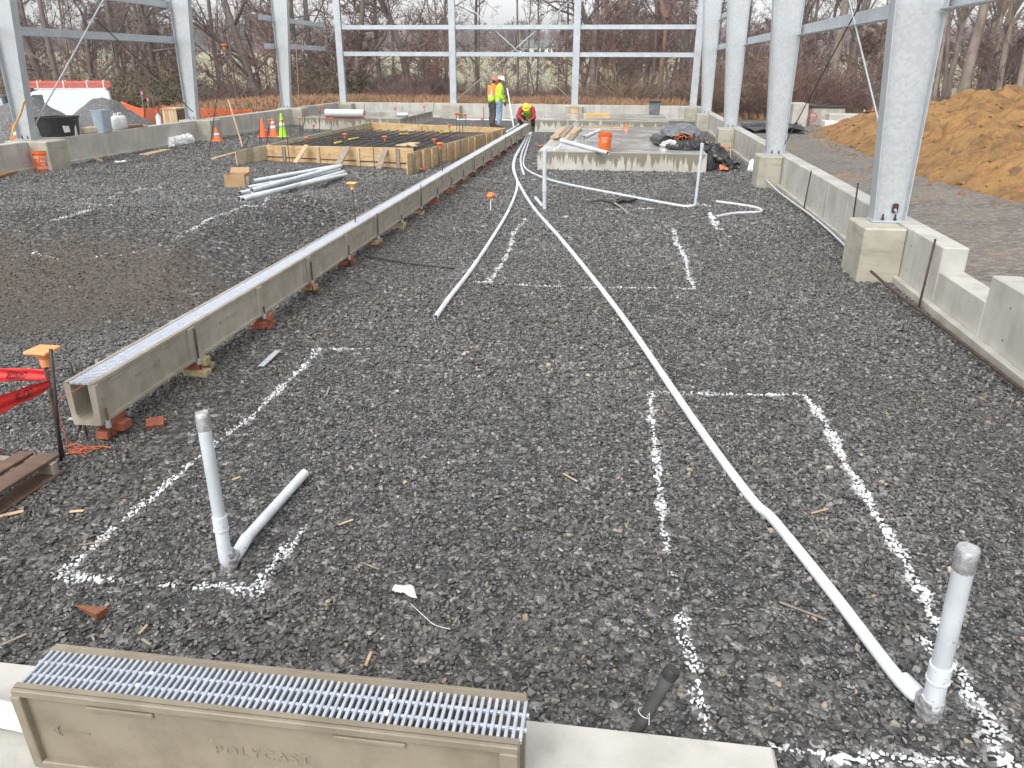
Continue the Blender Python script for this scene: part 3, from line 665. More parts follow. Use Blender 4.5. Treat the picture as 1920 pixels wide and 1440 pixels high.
for i, l in enumerate(('galvanised girt of the left wall leaving the picture at its left edge', 'galvanised girt of the left wall above the white van and brush', None, 'lower galvanised girt of the left wall in the last bay before the corner')):
    if l: girt(l, (-14.18, yl[i]+.02, 3.02), (-14.18, yl[i+1]-.02, 3.02), True)
girt('short end of a lower galvanised girt sticking out left of the third left column', (-14.18, yl[2]+6.6, 3.0), (-14.18, yl[3]-.02, 3.0), True)
girt('short end of an upper galvanised girt sticking out left of the third left column', (-14.18, yl[2]+6.3, 4.02), (-14.18, yl[3]-.02, 4.02), True)
girt('upper galvanised girt of the left wall in the last bay before the corner', (-14.18, yl[3]+.02, 4.02), (-14.18, yl[4]-.02, 4.02), True)
girt('upper galvanised girt of the left wall at the picture top above the van', (-14.18, yl[1]+.02, 4.02), (-14.18, yl[2]-.02, 4.02), True)
def rod(label, a, b, r=.014, mt=None): return tag(MB().tube([a, b], r, 8).build('brace_rod', mt or m_galvd, None, smooth=True), label, 'brace rod')
rod('bright galvanised brace rod slanting down to the nearest right column', (3.33, PY[0]+.62, .80), (3.33, 16.3, 4.9), .013)
rod('thin dark brace rod slanting down to the base of the second right column', (3.33, PY[1]+.35, .85), (3.33, 10.6, 4.6), .010, m_dark)
rod('white brace rod slanting up from the first left column over the van', (-13.8, 17.5, .95), (-13.8, 21.7, 4.4), .018)
rod('dark brace rod slanting down to the second left column', (-13.8, 24.8, .9), (-13.8, 20.6, 3.4), .014, m_dark)
rod('end wall brace rod falling from upper left to lower right', (-7.75, YE+.16, 5.2), (-2.45, YE+.16, .85), .022); rod('end wall brace rod rising from lower left to upper right', (-7.85, YE+.12, .85), (-2.4, YE+.12, 5.2), .022)
# ================================================================== TRENCH DRAINS
def channel_mesh(L, w=.185, h=.305, near=False):
    """channel lying along +Y from 0 to L, bottom at z=0, centred on x=0"""
    t = MB(); wt, wb = w/2, w/2*.86; ti = .062; pin = []
    for k in range(9):
        a = pi*k/8; pin.append((-cos(a)*ti, .09-sin(a)*ti))
    outer = [(-wb, 0), (wb, 0), (wt-.006, h-.03), (wt-.006, h), (ti+.012, h), (ti+.012, h-.022), (ti, h-.022)]
    poly = outer+[(ti, .09)]+pin[::-1][1:-1]+[(-ti, .09), (-ti, h-.022), (-ti-.012, h-.022), (-ti-.012, h), (-wt+.006, h), (-wt+.006, h-.03)]
    t.prism(poly, (0, 0, 0), (0, L, 0))
    for s in (-1, 1):
        t.box(min(s*(wt-.005), s*(wt+.010)), max(s*(wt-.005), s*(wt+.010)), 0, L, h-.028, h-.001, .003)         # top lip
        t.box(min(s*(wb-.004), s*(wb+.020)), max(s*(wb-.004), s*(wb+.020)), 0, L, .0, .03, .004)               # foot
        for y0, y1 in ((0.001, .035), (L-.055, L-.001)):
            a = Vector((s*(wb+.006), (y0+y1)/2, .02)); b = Vector((s*(wt+.004), (y0+y1)/2, h-.02)); t.beam(a, b, .03, y1-y0, up=(0, 1, 0), ch=.003)
        # moulded lugs below the lip
        for y in (L*.22, L*.72): t.box(min(s*(wt-.012), s*(wt+.002)), max(s*(wt-.012), s*(wt+.002)), y-L*.07, y+L*.07, h-.062, h-.045, .005)
    return t
def embossed(L, w=.185, h=.305):
    t = MB(); wt, wb = w/2, w/2*.86
    tx = text_mb('POLYCAST', .055, .0018, 1.25)
    n = Vector((h, 0, -(wt-wb))).normalized(); up = Vector((wt-wb, 0, h)).normalized(); P = lambda y, z: Vector((wb+(wt-wb)*z/h-.001, y, z))
    place_text(t, tx, P(L*.50, .165), (0, 1, 0), up)
    ar = MB(); a, b = P(L*.14, .165), P(L*.06, .165); N_ = n*.002; c = b+Vector((0, .03, 0))
    pts = [b, c+up*.022, c+up*.013+Vector((0, -.008, 0)), b+Vector((0, .02, 0))+up*.003, a+up*.003, a-up*.003, b+Vector((0, .02, 0))-up*.003, c-up*.013+Vector((0, -.008, 0)), c-up*.022]
    k = len(pts); ar.add([q-N_ for q in pts]+[q+N_ for q in pts], [tuple(range(k))[::-1], tuple(range(k, 2*k))]+[(i, (i+1) % k, k+(i+1) % k, k+i) for i in range(k)]); return t, ar
def grate_mesh(L, w=.150, z=.305, pitch=.0222):
    t = MB(); n = int(L/pitch)
    for k in range(n):
        y = (k+.5)*L/n; t.obox((0, y, z-.010), Vector((1, 0, 0)), Vector((0, 1, 0)), Vector((0, 0, 1)), w/2-.004, .0052, .009, .0014)
    for x in (-w*.17, w*.17): t.obox((x, L/2, z-.0125), Vector((1, 0, 0)), Vector((0, 1, 0)), Vector((0, 0, 1)), .0050, L/2+.004, .006, .001)
    return t
CX, CY0, CZ, CL, CN = -3.375, 4.17, .132, 1.222, 20
run = thing('trench_drain', 'long raised trench drain run of tan channel sections with steel grates, propped on bricks', 'drain channel', (CX, CY0, CZ))
body = channel_mesh(CL-.004); emb, emba = embossed(CL); gm = MB()
def grate_far(L, w=.150, z=.305):
    t = MB()
    for k in range(50):
        y = (k+.5)*L/50; t.box(-w/2+.004, w/2-.004, y-.0055, y+.0055, z-.02, z-.002, .001)
    for x in (-.04, 0, .04): t.box(x-.004, x+.004, .002, L-.008, z-.018, z-.0045, .001)
    return t
gm = grate_far(CL)
bo = body.build('channel_section', m_poly, run); eo = emb.build('embossed_lettering', m_poly, bo, weld=False); go_ = gm.build('grate', m_grate, bo); ao = emba.build('embossed_arrow', m_poly, bo, weld=False)
# re-centre: the parts were built in local coordinates
for o in (bo, eo, go_, ao):
    o.data.transform(Matrix.Translation(Vector((CX, CY0, CZ)))); 
for i in range(1, CN):
    c = bo.copy(); SC.collection.objects.link(c); c.parent = run; c.location = (R_.uniform(-.002, .002), i*CL, R_.uniform(-.001, .001))
    for g2 in (eo, go_, ao): d = g2.copy(); SC.collection.objects.link(d); d.parent = c
# near section on the concrete strip (runs along X)
nd = thing('trench_drain', 'tan drain channel section with an open steel bar grate lying on the foreground concrete strip', 'drain channel', (-1.01, 1.765, .165))
NL = 1.62; Mr = Matrix.Translation(Vector((-1.01-NL/2, 1.765, .165))) @ Matrix.Rotation(-pi/2, 4, 'Z'); z0 = Matrix.Translation(Vector((0, 0, 0)))
def rot_mb(mb):
    o = MB(); o.merge(mb, Mr); return o
rot_mb(channel_mesh(NL, .2, .335)).build('channel_section', m_polyw, nd); rot_mb(grate_mesh(NL+.012, .165, .335)).build('grate', m_grate, nd)
e1, e2 = embossed(NL, .2, .335); rot_mb(e1).build('embossed_lettering', m_polyw, nd, weld=False); rot_mb(e2).build('embossed_arrow', m_polyw, nd, weld=False)
t = MB(); t.ball((-1.42, 1.79, .498), (.009, .007, .004), 8); t.ball((-1.435, 1.735, .498), (.008, .008, .004), 8); t.ball((-.62, 1.80, .498), (.008, .013, .004), 8); t.ball((-.615, 1.735, .498), (.008, .013, .004), 8)
t.v
for c_, r_ in (((-1.42, 1.79, .498), (.009, .007, .004)), ((-1.435, 1.735, .498), (.008, .008, .004)), ((-.62, 1.80, .498), (.008, .013, .004)), ((-.615, 1.735, .498), (.008, .013, .004))): MB().ball(c_, r_, 8).build('grate_clip', m_white, nd, smooth=True)
# ---- bricks under the run
def brick_mb(holes=True):
    t = MB(); t.box(-.10, .10, -.045, .045, 0, .057, .004); t.jitter(.0025, 18)
    for k in (-1, 0, 1): t.lathe([(.013, 0), (.013, .002), (.0, .002)], (k*.055, 0, .0575-.001), 8)
    return t
bp_r = brick_mb().build('brick', m_brick); bp_c = brick_mb().build('brick', m_brickc); first = {'r': True, 'c': True}
def put_brick(kind, x, y, z, rz, label, group=None, tilt=0):
    o = bp_r if kind == 'r' else bp_c
    if not first[kind]: o = o.copy(); SC.collection.objects.link(o)
    first[kind] = False; o.location = (x, y, z); o.rotation_euler = (tilt, 0, rz); tag(o, label, 'brick')
    if 'group' in o.keys(): del o['group']
    if group: o['group'] = group
    return o
stk = [('rrr', 4.33), ('crc', 5.40), ('rrr', 6.50), ('c', 7.62), ('r', 7.9), ('rr', 8.95), ('rcr', 10.15), ('cc', 11.3)]
lb = {('rrr', 4.33): 'red brick in the stack under the near end of the drain run', ('crc', 5.40): 'brick in the second stack under the drain run, mixed cream and red', ('rrr', 6.50): 'red brick in the third stack under the drain run'}
for i in range(18):
    y = 4.33 if i == 0 else CY0+CL*i+.05; n = 2 if i else 3; kinds = ['rrr', 'crc', 'rrr', 'cr', 'rr', 'rcr', 'ccr', 'ccr', 'rrc', 'rcr'][i] if i < 10 else R_.choice(['rr', 'rrr', 'rcr'])
    place = ['nearest', 'second', 'third', 'fourth', 'fifth', 'sixth'][i] if i < 6 else None
    g0 = hgt(CX, y); H = CZ-g0; hb = H/len(kinds)
    for k, kd in enumerate(kinds[:2] if H < .1 else kinds):
        nm = {'r': 'red', 'c': 'cream'}[kd]; lev = ['bottom', 'middle', 'top'][k]
        lbl = f'{lev} {nm} brick in the {place} support stack under the drain run' if place else f'{nm} brick in a far support stack under the raised drain run'
        o = put_brick(kd, CX+.03+R_.uniform(-.02, .05), y+R_.uniform(-.04, .04), CZ-(len(kinds)-k)*.0555*(1 if H > .15 else .8)-.002, R_.uniform(-.15, .15)+(pi/2 if R_.random() < .3 else 0), lbl, None if place else 'bricks of the far drain supports')
    if 0 < i < 8:
        put_brick(kinds[-1], CX+.02, y+.14, onG(CX, y).z-.015, R_.uniform(-.3, .3), f'{ {"r":"red","c":"cream"}[kinds[-1]]} brick lying on the stone beside '+(f'the {place} drain support' if place else 'a far drain support'), None if place else 'loose bricks beside far supports')
p = G(292, 798); put_brick('r', p.x, p.y, p.z-.01, .5, 'broken red brick lying alone on the stone near the drain run', None, .3).scale = (.58, 1, 1)
# ---- threaded rods with clamp at each joint
def bracket(label, y, x, top, group=None):
    r = thing('support_bracket', label, 'bracket', (x, y, 0), group)
    MB().tube([(x, y, hgt(x, y)-.05), (x+.006, y, top)], .008, 7).build('threaded_rod', m_rust, r, smooth=True)
    t = MB(); t.box(x-.10, x+.014, y-.014, y+.014, CZ-.010, CZ-.002, .001); t.tube([(x, y, CZ-.03), (x, y, CZ+.022)], .018, 6); t.build('clamp', m_galvd, r); return r
for i in range(CN-1):
    y = 4.22 if i == 0 else CY0+CL*i+.01
    top = [.24, .40, .22, .36, .28, .46, .22, .5, .28, .3][i] if i < 10 else R_.uniform(.25, .5)
    bracket(f'threaded rod bracket at the {["near end", "first joint", "second joint", "third joint", "fourth joint", "fifth joint"][i]} of the drain run' if i < 6 else 'threaded rod bracket clamping a far joint of the drain run', y, CX+.112, top, None if i < 6 else 'far drain brackets')
bracket('threaded rod bracket on the left side of the near end of the drain run', 4.26, CX-.10, .16)

# ================================================================== SLABS
def slab(label, x0, x1, y0, y1, h, **k):
    r = thing('concrete_slab', label, 'slab', ((x0+x1)/2, y0, 0))
    t = MB(); t.box(x0, x1, y0, y1, -.1, h-.004, .02); t.build('slab_body', m_wetside, r)
    t = MB(); t.box(x0+.022, x1-.022, y0+.022, y1-.022, h-.02, h, .003); t.build('slab_top', m_slabtop, r); return r
slab('wet concrete pad in the middle ground carrying an orange bucket and boards', -2.0, 2.0, 19.2, 27.7, .44)
slab('wet concrete pad at the back beside the crouching worker', -3.32, 1.68, 30.7, 35.4, .44)
slab('wet concrete pad at the back left carrying a roll of clear plastic', -12.35, -8.45, 30.3, 35.6, .44)
# ================================================================== FORMWORK
FX0, FX1, FY0, FY1, FH = -9.62, -4.95, 18.35, 29.2, .47
q = {k: G(*v) for k, v in dict(a=(441, 310), b=(500, 300), c=(760, 305), d=(763, 330)).items()}
fw = thing('timber_formwork', 'low timber formwork box of plywood boards around a rebar grid', 'formwork', (-7.2, 20, 0))
pa = gz(441, 284, .34); pb = gz(498, 272, .38); pc = gz(750, 277, .46); pd = gz(762, 288, .485); pe = gz(948, 240, .42); pf = gz(695, 229, .40)
FHH = .42
def board(name, a, b, mt, h=FHH, th=.03, z0=0.0):
    a = Vector(a); b = Vector(b); t = MB(); t.beam((a.x, a.y, a.z-.27), (b.x, b.y, b.z-.27), th, .54, ch=.004); return t.build(name, mt, fw)
board('near_left_board', pa, pb, m_plyw); board('near_board', pb, Vector((pc.x+.35, pc.y-.05, .465)), m_ply)
board('right_board', pd, pe, m_ply); board('left_board', pb, pf, m_plyw); board('far_board', pf, pe, m_ply)
def lerp(a, b, t): return Vector(a)*(1-t)+Vector(b)*t
for i, t_ in enumerate((.13, .37, .64, .90)):
    p = lerp(pb, (pc.x+.35, pc.y-.05, .465), t_); MB().box(p.x-.045, p.x+.045, p.y-.062, p.y-.018, -.04, p.z-.02, .004).build('upright', m_woodg if i in (0, 3) else m_woodl, fw)
dr = (pe-pd).normalized(); 
for i in range(14):
    p = lerp(pd, pe, (i+.6)/14.6); a = Vector((p.x+.035, p.y, -.02)); MB().obox((p.x+.04, p.y, p.z/2-.03), Vector((dr.x, dr.y, 0)), Vector((dr.y, -dr.x, 0)), Vector((0, 0, 1)), .045, .02, p.z/2, .004).build('upright', m_woodl if i % 3 else m_woodg, fw)
MB().beam((pb.x, pb.y-.024, .10), (pc.x+.33, pc.y-.074, .10), .02, .02).build('wale', m_rust, fw)
def brace(label, u0, v0, u1, v1, mt, w=.14):
    b = gz(u1, v1, .0); b = Vector((b.x, b.y, hgt(b.x, b.y)+.02)); a = gz(u0, v0, FHH+.02)
    return tag(MB().beam(a, b, w, .03, up=(0, 0, 1)).build('brace_board', mt), label, 'board')
brace('pinkish new brace board leaning on the near side of the formwork, leftmost of three', 575, 272, 554, 308, m_woodl, .17)
brace('grey brace board leaning on the near side of the formwork, middle of three', 652, 275, 630, 315, m_woodg, .16); brace('narrow dark brace board leaning on the near side of the formwork, rightmost of three', 724, 277, 710, 319, m_woodg, .13)
# rebar grid
rg = thing('rebar_grid', 'dark rebar mesh grid laid inside the timber formwork', 'rebar grid', (-7.2, 21, .2)); t = MB(); t2 = MB()
def edge_x(y, left=True):
    A, B = (pb, pf) if left else (pd, pe); k = (y-A.y)/(B.y-A.y); return A.x+(B.x-A.x)*k
for zz, nm, off in ((.30, 0, 0), (.12, 1, .1)):
    y = pb.y+.12
    while y < pe.y-.3:
        (t if nm == 0 else t2).tube([(edge_x(y)+.08, y+off, zz+R_.uniform(-.01, .01)), (edge_x(y, False)-.08, y+off, zz)], .011, 5); y += .3
    x = edge_x(20)+.3
    while x < -5.3:
        (t if nm == 0 else t2).tube([(x+off, pb.y+(pc.y-pb.y)*(x+off-pb.x)/(pc.x-pb.x)+.12, zz+.02), (x+off+(pf.x-pb.x)*.0, pe.y-.2, zz+.02)], .011, 5); x += .3
t.build('top_mat', m_dark, rg); t2.build('bottom_mat', m_rust, rg)
def loose_board(label, u0, v0, u1, v1, mt, z=0, w=.12, th=.03, name='board', cat='board', ground=True, zz=None):
    if ground: a = G(u0, v0, th/2+.01); b = G(u1, v1, th/2+.01)
    else: a = gz(u0, v0, zz+th/2); b = gz(u1, v1, zz+th/2)
    return tag(MB().beam(a, b, w, th).build(name, mt), label, cat)
loose_board('wood offcut lying on the near right corner of the rebar grid', 752, 273, 778, 268, m_woodl, ground=False, zz=.40, w=.3); loose_board('short pale offcut on top of the wood offcut at the formwork corner', 768, 270, 777, 274, m_woodl, ground=False, zz=.44, w=.15)
for k, (u0, v0, u1, v1) in enumerate(((655, 261, 672, 258), (750, 251, 765, 250), (825, 248, 842, 247), (628, 268, 640, 265))):
    loose_board('short yellow strip lying on the rebar grid, '+['near its middle', 'towards its back', 'near its right side', 'near its left side'][k], u0, v0, u1, v1, m_yel, ground=False, zz=.34, w=.06, name='yellow_strip', cat='strip')

# ================================================================== REBAR STAKES WITH MUSHROOM CAPS
def cap_mb(c, s=1.0, square=False):
    t = MB(); c = Vector(c)
    if square:
        t.obox(c+Vector((0, 0, .012)), Vector((1, 0, 0)), Vector((0, 1, 0)), Vector((0, 0, 1)), .058*s, .058*s, .009, .006)
        t.lathe([(.045*s, 0), (.036*s, -.02*s), (.024*s, -.035*s), (.022*s, -.075*s)], c+Vector((0, 0, .004)), 14)
    else: t.lathe([(.016*s, -.075*s), (.024*s, -.02*s), (.034*s, -.004*s), (.052*s, .0), (.055*s, .010*s), (.04*s, .020*s), (0, .024*s)], c, 12)
    return t
def wall_stake(label, u, v, ut, vt, mt=None):
    d = ray(u, v); Y_ = 3.16*d.y/d.x; p = onG(3.16, Y_); top = atX(ut, vt, 3.25); r = thing('rebar_stake', label, 'rebar stake', p); MB().tube([p-Vector((0, 0, .1)), top], .012, 7).build('rod', mt or m_rust, r, smooth=True)
def stake(label, u, v, vtop, cap=None, utop=None, r=.010, base=None, mt=None, group=None, caps=1.3, sq=False, zbase=None):
    p = base or (G(u, v) if zbase is None else gz(u, v, zbase)); zt = zat(u, vtop, p.x, p.y)
    tx = p.x
    top = Vector((p.x, p.y, zt))
    if utop is not None: top = atY(utop, vtop, p.y)
    rt_ = thing('rebar_stake', label, 'rebar stake', p, group)
    MB().tube([p-(top-p).normalized()*.1, top], r, 6).build('rod', mt or m_rust, rt_, smooth=True)
    if cap: cap_mb(top, caps, sq).build('safety_cap', cap, rt_)
    return rt_
stake('bent rusty stake with a wide square orange cap beside the red warning tape', 115, 868, 655, None, 95, .011, mt=m_dark)
tag(thing('rebar_stake', 'galvanised stake under the large square orange cap at the left edge', 'rebar stake', G(118, 860)), None)
last = SC.collection.objects[-1]; p = last.location; top = atY(80, 660, p.y); MB().tube([p+Vector((0, 0, -.05)), top], .012, 8).build('rod', m_rust, last, smooth=True); cap_mb(top, 1.25, True).build('safety_cap', m_capl, last)
stake('tall rebar stake with a yellow cap standing beside the middle of the drain run', 672, 478, 345, m_capy, 660, .008, caps=1.0, sq=True)
stake('rebar stake with an orange cap beside the drain run, between it and the formwork corner', 834, 365, 270, m_cap, 825, .010)
stake('short dark stake leaning at the left of the near end of the drain run', 140, 712, 680, None, 130, .012, mt=m_dark)
stake('uncapped rebar stake between the near end of the drain run and the wall side', 150, 806, 770, None, 150, .012, mt=m_rust)
ns = [(577, 285, 259, 1), (620, 302, 264, 0), (650, 300, 252, 1), (702, 315, 246, 0), (724, 306, 257, 1), (543, 305, 240, 0)]
pos = ['first', 'second', 'third', 'fourth', 'fifth', 'sixth']
ns.sort()
for k, (u, v, vt, c) in enumerate(ns): stake(('orange capped' if c else 'bare')+f' rebar stake at the near board of the formwork, {pos[k]} from the left', u, v, vt, m_cap if c else None)
rsd = [(815, 290, 262, 1), (793, 285, 237, 0), (833, 280, 253, 0), (852, 275, 249, 0), (843, 268, 235, 1), (862, 262, 214, 1), (873, 255, 215, 1), (868, 262, 230, 0), (904, 248, 222, 1), (896, 252, 232, 0), (857, 268, 213, 1), (887, 252, 228, 1)]
rsd.sort()
ORD = 'leftmost second third fourth fifth sixth seventh eighth ninth tenth eleventh twelfth thirteenth fourteenth fifteenth sixteenth seventeenth eighteenth nineteenth twentieth second-last last'.split()
ords = ['first', 'second', 'third', 'fourth', 'fifth', 'sixth', 'seventh', 'eighth', 'ninth', 'tenth', 'eleventh', 'twelfth']
for k, (u, v, vt, c) in enumerate(rsd): stake(('orange capped' if c else 'bare')+f' rebar stake along the formwork right board, {ords[k]} from its near end', u, v, vt, m_cap if c else None)
lsd = [(487, 270, 223, 0, 487), (500, 272, 226, 1, 505), (498, 260, 245, 1, 499), (530, 263, 226, 1, 529), (563, 255, 222, 1, 562), (566, 255, 210, 0, 573), (588, 248, 235, 1, 588), (599, 270, 200, 1, 600), (620, 250, 222, 1, 622), (640, 238, 218, 0, 643), (648, 238, 218, 1, 649), (652, 237, 203, 0, 665), (669, 230, 215, 0, 671), (683, 235, 195, 0, 683), (694, 228, 214, 1, 695), (741, 228, 202, 1, 741), (754, 226, 199, 0, 754), (797, 228, 200, 1, 795), (810, 225, 192, 0, 814), (461, 275, 258, 0, 466), (838, 295, 290, 1, 834), (544, 250, 240, 0, 544)]
lsd.sort()
for k, (u, v, vt, c, ut) in enumerate(lsd):
    where = 'beside the traffic cones' if u < 535 else 'before the back left pad' if u < 700 else 'behind the formwork' if u < 820 else 'beside the drain run'
    stake(('orange capped' if c else 'bare')+f' rebar stake {where}, {ORD[k]} among the far left stakes', u, v, vt, m_cap if c else None, ut, .011)
stake('tall bare rebar stake standing behind the formwork, left of the two standing workers', 907, 262, 200, None, 907, .010)
stake('very tall thin rebar stake with an orange cap, left of the third left column', 391, 296, 85, m_cap, 420, .010, caps=1.5); stake('very tall thin orange capped stake before the bushes, right of the third left column', 562, 215, 84, m_cap, 555, .010, caps=1.6, mt=m_woodl)
wall_stake('bare rebar stake leaning on the inside of the right wall, close to the notch', 1725, 562, 1754, 448)
wall_stake('bare rebar stake standing against the right wall behind the nearest pier', 1599, 425, 1609, 343, m_dark); wall_stake('bare rebar stake standing against the right wall between second and nearest pier', 1507, 387, 1521, 320, m_dark)
stake('orange capped stake right of the crouching worker near the end wall', 1004, 223, 203, m_cap, 1006, .010, caps=1.2); stake('orange capped stake at the end wall beside the back pad', 1010, 215, 196, m_cap, 1011, .010, caps=1.2)
for k, (u, v) in enumerate(((859, 290), (788, 322), (1015, 277))):
    p = G(u, v, .05); tag(cap_mb(p, 1.5).build('safety_cap', m_cap), ['loose orange cap lying on the stone beside the formwork right board', 'loose orange cap lying at the near right corner of the formwork', 'loose orange cap lying left of the middle pad'][k], 'safety cap')
# small orange flag on a short white stick
p = G(920, 396); r = thing('marker_stick', 'short white stick with an orange head standing in the stone between the pipes', 'marker', p); top = atY(920, 370, p.y)
MB().tube([p, top], .010, 6).build('stick', m_white, r); MB().ball(top+Vector((0, 0, .03)), (.075, .05, .055), 8).jitter(.012, 20).build('head', m_cap, r); MB().ball(top+Vector((0, -.05, .03)), (.03, .01, .012), 6).build('mark', m_yel, r)

# ================================================================== CONDUITS
def conduit(name, label, pts, r, mt=m_pvc, n=14, hollow=True, parts=None, sub=6):
    P = bez(pts, sub) if len(pts) > 2 else [Vector(p) for p in pts]
    t = MB(); (t.pipe(P, r, .004, n) if hollow else t.tube(P, r, n)); o = t.build(name, mt, None, smooth=True, autosm=50); return tag(o, label, 'pipe')
def gp(L, dz): return [G(u, v, dz) for u, v in L]
# right foreground riser + long line
rise_b = G(1742, 1338, .045)
long = gp([(1735, 1327), (1690, 1300), (1560, 1125), (1450, 985), (1405, 935), (1300, 795), (1160, 590), (1060, 462), (1000, 392), (972, 345), (962, 318), (966, 295), (980, 270), (988, 252)], .03)
zs = [.05, .045, .035, .03, .015, .03] + [.03]*8
for p, zz in zip(long, zs): p.z = hgt(p.x, p.y)+zz
lr = thing('conduit_line', 'long pale plastic conduit snaking from the right foreground riser to the far slabs', 'conduit', long[0])
P = bez(long, 7); MB().pipe(P, .028, .004, 16).build('pipe_run', m_pvcw, lr, smooth=True, autosm=50)
a = P[3]; b = P[9]; MB().tube([a, lerp(a, b, .5)], .0345, 18).build('coupling', m_pvcw, lr, smooth=True, autosm=50)
base = G(1742, 1345, 0); top = atY(1815, 1030, base.y-.06)
def riser(label, bottom, top, r, el_to, mtp=m_pvc, split=.32, cap=True, tape=True):
    """vertical stub with coupling, sweep towards el_to, tape wrap at the foot and over the top"""
    rt_ = thing('conduit_riser', label, 'conduit', bottom); d = (top-bottom).normalized()
    cpl = bottom+(top-bottom)*split
    MB().tube([cpl, top], r, 18).build('stub_pipe', mtp, rt_, smooth=True, autosm=50)
    t = MB(); ln = (top-bottom).length; t.tube([cpl-d*.055, cpl+d*.02], r*1.17, 20); t.tube([cpl-d*.058, cpl-d*.05], r*1.24, 20); t.build('coupling', m_pvcw, rt_, smooth=True, autosm=50)
    sweep = bez([cpl-d*.04, bottom+d*.05, lerp(bottom+d*.01, el_to, .45), el_to], 7); MB().tube(sweep, r*1.06, 18).build('elbow', m_pvcw, rt_, smooth=True, autosm=50)
    if tape:
        t = MB(); k = bottom+d*.03; side = (el_to-bottom).normalized()
        t.tube([k+d*.085, k+d*.02+side*.02, k-d*.04+side*.008, k-d*.10], [r*1.2, r*1.6, r*1.2, r*.3], 16); t.tube([k, k+side*.075], [r*1.35, r*1.2], 16)
        remesh(t, 'foot_tape', m_tape, .006, rt_, 1, .006, 45)
    if cap:
        t = MB(); t.lathe([(r*1.07, -.085), (r*1.09, -.04), (r*1.12, -.004), (r*1.0, .006), (0, .008)], top, 18, ax=d); t.jitter(.0045, 45); t.build('cap_tape', m_tape, rt_, smooth=True, autosm=40)
    return rt_
riser('upright grey conduit riser at the lower right, taped at its top and foot', base, top, .0345, P[0]+Vector((-.01, .01, 0)))
for bb, lab in ((base, 'short dark rebar under the foot of the right foreground riser'),): tag(MB().tube([bb+Vector((.0, -.02, -.12)), bb+Vector((0.005, .0, .06))], .012, 7).build('rebar_pin', m_dark, None, smooth=True), lab, 'rebar')
# left foreground riser
base = G(428, 1068); base.z += .0; top = atY(378, 775, base.y+.02); end = G(572, 897, .035)
el = lerp(base, end, .22)+Vector((0, 0, .045))
riser('upright grey conduit riser at the lower left with silver tape over its top', base, top, .030, el, split=.34)
t = MB(); t.pipe([el-(end-el).normalized()*.03, end], .028, .004, 16); o = t.build('conduit_stub', m_pvcw, None, smooth=True, autosm=50); tag(o, 'short conduit lying on the stone behind the lower left riser', 'conduit')
tag(MB().tube([base+Vector((.0, -.02, -.12)), base+Vector((0.0, .0, .08))], .010, 7).build('rebar_pin', m_dark, None, smooth=True), 'short dark rebar under the foot of the lower left riser', 'rebar')
# other conduits
conduit('conduit_line', 'pale conduit ending on open stone left of the long line', gp([(817, 600), (845, 560), (880, 515), (920, 455), (955, 395), (970, 350), (964, 318), (968, 295), (985, 262), (992, 248)], .03), .026, m_pvcw)
conduit('conduit_line', 'short conduit of the bundle that stops beside the first bend', gp([(983, 332), (977, 312), (977, 295), (984, 275), (994, 250)], .032), .026, m_pvcw)
conduit('conduit_line', 'conduit curving right from the bundle to the thin riser in front of the middle pad', gp([(1307, 386), (1292, 391), (1255, 386), (1150, 366), (1060, 348), (1010, 333), (985, 318), (982, 302), (988, 280), (997, 250)], .035), .026, m_pvc)
b = G(1303, 388); tp = atY(1317, 268, b.y); r = thing('conduit_riser', 'thin tall grey riser in front of the right end of the middle pad', 'conduit', b); MB().tube([b, lerp(b, tp, .97)], .026, 12).build('stub_pipe', m_pvc, r, smooth=True, autosm=50); MB().tube([lerp(b, tp, .93), tp], .033, 12).build('end_cap', m_pvc, r, smooth=True, autosm=50)
b = G(1021, 392); tp = atY(1021, 280, b.y); r = thing('conduit_riser', 'thin tall grey riser in front of the left end of the middle pad', 'conduit', b); MB().pipe([b, tp], .036, .004, 12).build('stub_pipe', m_pvc, r, smooth=True, autosm=50); MB().tube([lerp(b, tp, .30), lerp(b, tp, .38)], .044, 12).build('coupling', m_pvc, r, smooth=True, autosm=50)
conduit('conduit_stub', 'short conduit stub lying at the foot of the left thin riser', gp([(1004, 374), (1018, 391)], .03), .03)
conduit('bent_conduit', 'bent grey conduit lying on the stone near the right wall', gp([(1343, 381), (1380, 386), (1410, 391), (1426, 396), (1424, 401), (1400, 402), (1372, 404), (1342, 410)], .03), .025)
conduit('conduit_line', 'grey conduit lying beside the standing workers', gp([(931, 262), (950, 250), (968, 240), (975, 232)], .05), .04, m_pvcw)
conduit('conduit_line', 'white pipe on the stone behind the formwork left of the workers', gp([(856, 227), (900, 227), (960, 228)], .06), .035, m_pvcw)
conduit('conduit_line', 'thin grey conduit along the foot of the right wall', [Vector((2.92, 9.2, .16)), Vector((3.02, 8.5, .08)), Vector((3.1, 7.4, .06)), Vector((3.14, 5, .06)), Vector((3.14, 3, .06))], .016, m_rust)
conduit('conduit_line', 'thin grey conduit along the wall foot behind the nearest pier', [Vector((3.0, 16.9, .16)), Vector((3.05, 15.5, .1)), Vector((3.14, 13, .08)), Vector((3.1, 11, .07)), Vector((3.02, 10.05, .05))], .014, m_pvc)
conduit('drain_pipe', 'white plastic pipe at the left edge behind the foreground drain section', [Vector((-2.6, 1.86, .21)), Vector((-1.9, 1.80, .21))], .045, m_white, 18)
